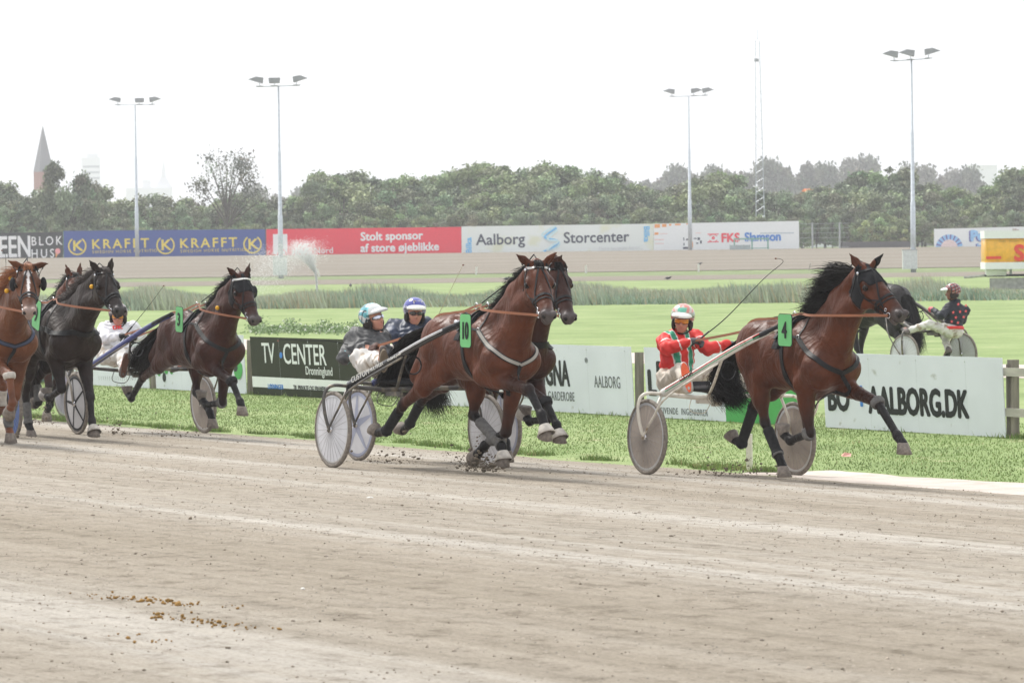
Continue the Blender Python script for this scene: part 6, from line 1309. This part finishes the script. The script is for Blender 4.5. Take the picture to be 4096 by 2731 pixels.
prof = [(-60, 415), (40, 420), (66, 430), (78, 462), (124, 464), (140, 445), (200, 430), (240, 452), (300, 455), (355, 440), (420, 458), (470, 462), (560, 440), (620, 455), (690, 440), (755, 388), (800, 380), (870, 412), (930, 398), (990, 405), (1050, 392), (1110, 375), (1150, 370), (1210, 378), (1270, 378), (1320, 392), (1370, 372), (1420, 395), (1480, 440), (1540, 430), (1590, 395), (1650, 385), (1690, 392), (1740, 430), (1800, 432), (1860, 440), (1910, 415), (1960, 395), (2030, 380), (2090, 405), (2140, 420), (2210, 445), (2270, 438), (2320, 395), (2370, 372), (2430, 400)]
pu = [p[0] for p in prof]; pv = [p[1] for p in prof]
def place(i, u, D, vtop, wmul=1., base=1.4):
    root, lb, gr = protos[i % len(protos)]; p = P(u*1.7415, 970, D); ztop = P(u*1.7415, vtop*1.7415, D)[2]; h = max(ztop-base, 2.2); p[2] = base
    return root, (p[0], p[1], base), (h/7.0*wmul, h/7.0*wmul, h/7.0), lb, gr
used = set()
def put(i, u, D, vtop, wmul=1.):
    root, lo, sc_, lb, gr = place(i, u, D, vtop, wmul); rz = rnd.uniform(0, 6.28)
    if i % len(protos) not in used: used.add(i % len(protos)); root.location = lo; root.scale = sc_; root['label'] = lb; root['group'] = gr; root.rotation_euler = (0, 0, rz)
    else: dup(root, lo, rz, sc_, lb, gr)
rr_ = random.Random(3)
for row, (D, fr, step, off) in enumerate(((392, 1.0, 46, 0), (384, .82, 62, 25), (377, .60, 66, 10), (371, .36, 60, 40))):
    u = -70+off
    while u < 2440:
        vt = np.interp(u, pu, pv)+rr_.uniform(-7, 6); vb = 548-(u-1176)*.0122; vt = vb-(vb-vt)*fr*rr_.uniform(.9, 1.04)
        put(rr_.randrange(8), u, D+rr_.uniform(-3, 3), vt, rr_.uniform(.95, 1.25) if row else 1.15); u += step*rr_.uniform(.75, 1.2)
# stand out trees
tp = treeproto('spreading_tree', 77, 7.0, 7.5, 1.3, (.19, .225, .14)); p = P(158*1.7415, 970, 374); tp.location = (p[0], p[1], 1.4); h = P(140*1.7415, 352*1.7415, 374)[2]-1.4; tp.scale = (h/7*.60, h/7*.60, h/7*.94); tp['label'] = 'tall spreading tree in front of the church tower on the left'
tp = treeproto('sparse_tree', 81, 7.0, 6.6, 1.2, (.15, .165, .12), 1, .11); p = P(520*1.7415, 970, 376); tp.location = (p[0], p[1], 1.4); h = P(520*1.7415, 345*1.7415, 376)[2]-1.4; tp.scale = (h/7*.9, h/7*.9, h/7); tp['label'] = 'thin see through tree standing above the belt left of the pole'
tp = treeproto('small_tree', 83, 7.0, 6.0, 1.0, (.20, .23, .15), 0, .18); p = P(728*1.7415, 970, 385); tp.location = (p[0], p[1], 1.4); h = P(728*1.7415, 403*1.7415, 385)[2]-1.4; tp.scale = (h/7*.55, h/7*.55, h/7); tp['label'] = 'pale rounded small tree left of the tall dark clump'
for u, v_, sc0 in ((3490, 880, 1.0), (3600, 905, .8), (3560, 925, .7), (3760, 915, .8)):
    tp = treeproto('shrub', 90+int(u) % 7, 3.0, 3.4, .8, (.24, .27, .13), 0, .16); p = P(u, 970, 366); h = P(u, v_, 366)[2]-1.4; tp.location = (p[0], p[1], 1.38); tp.scale = (h/3, h/3, h/3); tp['label'] = 'pale yellow green shrub above the low timber wall'; tp['category'] = 'shrub'; tp['group'] = 'pale shrubs at the foot of the far trees'
# hazy wood beyond
hz = [(590, 432), (640, 440), (690, 440), (1500, 398), (1560, 390), (1700, 380), (1760, 375), (1820, 362), (1880, 385), (1930, 372), (1975, 368), (2020, 395), (2110, 385), (2150, 400), (2210, 392), (2260, 410), (1640, 392), (1470, 402)]
pr0 = [treeproto('distant_tree', 60+k, 7., 7.5, 1.1, (.15, .155, .12), 0, .24) for k in range(2)]
for k, (u, vt) in enumerate(hz):
    D = 900+rr_.uniform(-60, 60); p = P(u*1.7415, 970, D); ztop = P(u*1.7415, vt*1.7415, D)[2]; b0 = -1.2; s_ = (ztop-b0)/7; lo = (p[0], p[1], b0); lb = 'distant brownish tree fading into the haze beyond the belt'; gr = 'hazy wood on the horizon'
    if k < 2: q = pr0[k]; q.location = lo; q.scale = (s_*.75, s_*.75, s_); q['label'] = lb; q['group'] = gr
    else: dup(pr0[k % 2], lo, rr_.uniform(0, 6), (s_*.75, s_*.75, s_), lb, gr)
# ------------------------------------------------------------- skyline
def vz(v, D, u=2048): return P(u, v, D)[2]
D = 850; b = P(178, 970, D); b[2] = 0; T = thing('church_tower', 'brick church tower with tall pointed grey spire behind the left trees', 'church', b, .55); u0 = D/F_PX; zt = vz(665, D); zs = vz(478, D); wv = 36*u0
brick = mat('church_brick', (.30, .13, .11), .9, var=.15, nscale=.3); MB().box((0, 0, zt/2), (wv*2*.82, wv*2*.82, zt)).build('tower', brick, T)
V = [(x*wv*.84, y*wv*.84, zt) for x, y in ((-1, -1), (1, -1), (1, 1), (-1, 1))]+[(0, 0, zs)]; MB().add(V, [(0, 1, 4), (1, 2, 4), (2, 3, 4), (3, 0, 4), (3, 2, 1, 0)]).build('spire', mat('spire_slate', (.20, .19, .22), .7), T)
for s in (-1, 1):
    MB().lathe([(0, 0), (.7, 0)], (s*.0-wv*.83*0, -wv*.835, vz(752, D)), (0, -1, 0), 16).build('clock_face', I_w, T) if s == 1 else MB().lathe([(0, 0), (.7, 0)], (-wv*.835, 0, vz(752, D)), (-1, 0, 0), 16).build('clock_face', I_w, T)
bl = mat('hazed_facade', (.78, .79, .82), .8, var=.05, nscale=.1); wn = mat('far_window', (.25, .27, .30), .5)  # distance haze put into the facade colour, lightened so the buildings look fainter
D = 2300; b = P(366, 970, D); b[2] = 0; T = thing('tower_block', 'pale high rise block fading into haze right of the church spire', 'building', b, .2); u0 = D/F_PX; h = vz(610, D); W = 74*u0; MB().box((0, 0, h/2), (W, W*.7, h)).build('facade', bl, T); MB().box((W*.1, 0, h+1), (W*.6, W*.4, 2.4)).build('roof_plant', bl, T); MB().tube([(-W*.15, 0, h), (-W*.15, 0, h+7)], .3, 5).build('antenna', bl, T)
q = MB()
for k in range(14): q.box((0, -W*.352, 6+k*(h-8)/14), (W*.9, .2, 1.2))
q.build('window_bands', wn, T)
b = P(600, 970, D); b[2] = 0; T = thing('hospital_block', 'long pale grey block with small spire faint above the left trees', 'building', b, 0); h = vz(735, D); W = 178*u0; MB().box((0, 0, h/2), (W, 14, h)).build('facade', bl, T); MB().box((-W*.05, 0, h+2.0), (W*.18, 8, 4.8)).build('roof_plant', bl, T)
V = [(W*.33+x*4.6, y*4.6, h) for x, y in ((-1, -1), (1, -1), (1, 1), (-1, 1))]+[(W*.33+x*1.4, y*1.4, h+6) for x, y in ((-1, -1), (1, -1), (1, 1), (-1, 1))]+[(W*.33, 0, h+17)]
MB().add(V, [(0, 1, 5, 4), (1, 2, 6, 5), (2, 3, 7, 6), (3, 0, 4, 7), (4, 5, 8), (5, 6, 8), (6, 7, 8), (7, 4, 8)]).build('spire', bl, T)
q = MB()
for k in range(3): q.box((0, -7.05, 6+k*(h-8)/3), (W*.92, .2, 1.4))
q.build('window_bands', wn, T)
for k, (u, v, lb) in enumerate(((412, 822, 'orange tiled house roof glimpsed between the left trees'), (520, 812, 'second orange tiled roof right of the first, beside the left pole'), (3268, 770, 'small orange roof glimpsed between the right hand trees'))):
    D = 430; b = P(u, 970, D); b[2] = 0; h = vz(v, D); T = thing('house', lb, 'house', b, .3); MB().box((0, 0, h/2-.4), (2.6, 3, h-.8)).build('wall', M_pw, T); MB().add([(-1.5, -1.8, h-.9), (1.5, -1.8, h-.9), (1.5, 1.8, h-.9), (-1.5, 1.8, h-.9), (-1.5, 0, h), (1.5, 0, h)], [(0, 1, 5, 4), (2, 3, 4, 5), (0, 4, 3), (1, 2, 5), (3, 2, 1, 0)]).build('roof', mat('orange_tiles', (.55, .17, .06), .8), T)
    MB().box((0, -1.52, h-2), (.8, .06, .8)).build('window', wn, T)
D = 1700; b = P(3930, 970, D); b[2] = 0; T = thing('hall', 'flat roofed pale building on the horizon at the right', 'building', b, 0); h = vz(688, D); MB().box((0, 0, h/2), (12, 6, h)).build('wall', bl, T); MB().box((0, 0, h+.2), (12.6, 6.6, .4)).build('roof', bl, T)
# ------------------------------------------------------------- infield trotter, sulky and driver
cI = crop(3300, 1000, 796/1314)
gI = ground(3736, 1507); thI = math.atan2(-.60, -.80)*1.0
FI = Frame(gI, -thI if False else math.atan2(-.66, -.75)); FI = Frame(gI, 0)
HI = nrm(A([-.58, .81, 0])); thi = math.atan2(-HI[1], HI[0]); FI = Frame(gI, thi); FI.o[2] = float(G(gI[0], gI[1])); qh = FI.o+FI.H*1.75; HIf = Frame(A([qh[0], qh[1], float(G(qh[0], qh[1]))]), thi)
sg = {'RF': (A([.35, -.15, .48]), A([.30, -.15, .22]), A([.36, -.15, .12]), 0), 'LF': (A([.10, .15, .47]), A([-.05, .15, .22]), A([.0, .15, .12]), -10), 'RH': (A([-.85, -.13, .52]), A([-.70, -.13, .22]), A([-.64, -.13, .12]), 0), 'LH': (A([-1.1, .13, .55]), A([-1.25, .13, .28]), A([-1.3, .13, .2]), -60)}
horse('black horse jogging away on the infield behind the head of horse 4', 'horse', HIf, sg, A([.92, 0, 1.85]), cI(180, 420), coat=(.020, .017, .017), points=(.018, .016, .016), headlen=.6, collar='flat', manespec=dict(n=500, len=.25, dir=(-.4, .2, -.2), spread=.02, up=.03), tail=[(-1.1, 0, 1.3), (-1.2, 0, 1.05), (-1.25, 0, .8), (-1.28, 0, .55), (-1.3, 0, .4)], vox=.022, sign=1)
sulky('black sulky with white wheel discs on the infield behind the right board', FI, darkf, ('grey', disc_w), darkf, (1.45, .37, 1.44), track=.66)
JI = drv(FI, cI(842, 535), -.0, cI(862, 345), cI(838, 285), cI(925, 400), cI(805, 400), (cI(905, 465), 'a'), (cI(800, 440), 'a'), (cI(740, 400), 'a'), (cI(765, 435), 't'), (cI(712, 395), 'a'), (cI(700, 380), 'a'), (cI(790, 570), 'a'), (cI(815, 665), 't'), (cI(795, 690), 'a'), (cI(690, 490), 't'), (cI(545, 535), 'a'), (cI(530, 520), 'a'), tors=.50, rs='a', ls='t')
jblk = mat('black_jacket', (.02, .022, .03), .6, var=.2)
def exI(T, J, h, R, ax):
    fw, sw, up = ax; ch = J['hip']*.42+J['neck']*.58; m_ = mat('star_red', (.80, .12, .12), .6); o_ = fr_cam = None
    for (a, b) in ((-.12, .14), (.03, .16), (-.02, .03), (.11, .02), (-.10, -.06), (.05, -.07), (.0, -.16), (-.13, .04), (.12, -.14)):
        c = ch-fw*.165+sw*a+up*b; V = []
        for k in range(10): rr = .032 if k % 2 == 0 else .013; an = pi/2+k*pi/5; V.append(c+sw*rr*cos(an)+up*rr*sin(an))
        MB().add(V+[c], [(k, (k+1) % 10, 10) for k in range(10)]).build('star', m_, T)
    MB().tube([J['hip']+sw*.17*cos(a)+fw*.15*sin(a)+up*.05 for a in np.linspace(0, 2*pi, 17)], .03, 6).build('hem', mat('hem_red', (.7, .05, .05), .6), T)
def hcI(q):
    x, y, z = q.T; c = np.tile(A((.22, .05, .05)), (len(q), 1)); c[np.sin(z*120+np.sin(y*60)+x*30) > .75] = (.35, .30, .30); c[np.sin(x*100+y*60) > .7] = (.03, .03, .04); return c
person('driver seen from behind in a black jacket with red stars and red helmet', FI, JI, (-.95, .05, -.03), jblk, trw, hel, None, shoeb, mat('pink_glove', (.7, .12, .16), .7), hcol=hcI, visor=M_pw, extra=exI, vox=.016, skin=(.22, .10, .07))
# ------------------------------------------------------------- reins, whips
JJ = DRV_J
def hw(F, J, k, a=.3): return F.fr(J[k+'W']*(1-a)+J[k+'H']*a)+A([0, 0, 0])
reins(*HORSES['4'], [hw(F4, JJ[0], 'R'), hw(F4, JJ[0], 'L')]); reins(*HORSES['10'], [hw(FA, JJ[1], 'R'), hw(FA, JJ[1], 'L')]); reins(*HORSES['3'], [hw(FC_, JJ[3], 'R'), hw(FC_, JJ[3], 'L')])
reins(*HORSES['9'], [FD.fr((-.5, -.1, 1.2)), FD.fr((-.5, .1, 1.2))]); reins(*HORSES['F'], [FF.fr((-.5, -.1, 1.2)), FF.fr((-.5, .1, 1.2))]); reins(*HORSES['B'], [hw(FB, JJ[2], 'R'), hw(FB, JJ[2], 'L')])
h0 = hw(F4, JJ[0], 'R', .9); Dh = h0[1]; whip('long thin black whip held up by the driver in the red jacket', [h0, P(2905, 1270, Dh+.1), P(3050, 1120, Dh+.2), P(3118, 1062, Dh+.25), P(3133, 1046, Dh+.25), P(3122, 1036, Dh+.25), P(3103, 1034, Dh+.25)])
h0 = hw(FA, JJ[1], 'R', .6); Dh = h0[1]; whip('thin whip held level and pointing left by the driver in grey', [h0, P(1340, 1367, Dh-.2), P(1220, 1362, Dh-.3), P(1120, 1358, Dh-.3), P(1112, 1363, Dh-.3)], r0=.005)
h0 = hw(FC_, JJ[3], 'R', .9); Dh = h0[1]; whip('fine grey whip rising from the hand of the driver in white', [h0, P(590, 1230, Dh+.1), P(655, 1143, Dh+.1)], r0=.005)
h0 = hw(FB, JJ[2], 'L', .9); Dh = h0[1]; whip('pale thin whip rising between the navy driver and horse number 10', [P(1722, 1325, Dh), P(1800, 1165, Dh), P(1848, 1068, Dh), P(1853, 1060, Dh)], mat('pale_whip', (.42, .36, .25), .7), r0=.005)
h0 = P(24, 1110, 47); whip('thin dark whip upright above the chestnut horse at the left edge', [P(26, 1200, 47), P(24, 1110, 47), P(22, 1020, 47), P(8, 1002, 47)], r0=.004)
# ------------------------------------------------------------- air
vm = bpy.data.materials.new('haze'); vm.use_nodes = True; tt = vm.node_tree; tt.nodes.remove(tt.nodes['Principled BSDF']); pv = tt.nodes.new('ShaderNodeVolumePrincipled'); pv.inputs['Color'].default_value = (.97, .98, 1, 1); pv.inputs['Density'].default_value = .00045; pv.inputs['Anisotropy'].default_value = .2; tt.links.new(pv.outputs[0], tt.nodes['Material Output'].inputs['Volume'])
hb = MB().box((0, 1250, 29), (3000, 2520, 70)).build('haze', vm); tag(hb, kind='stuff')
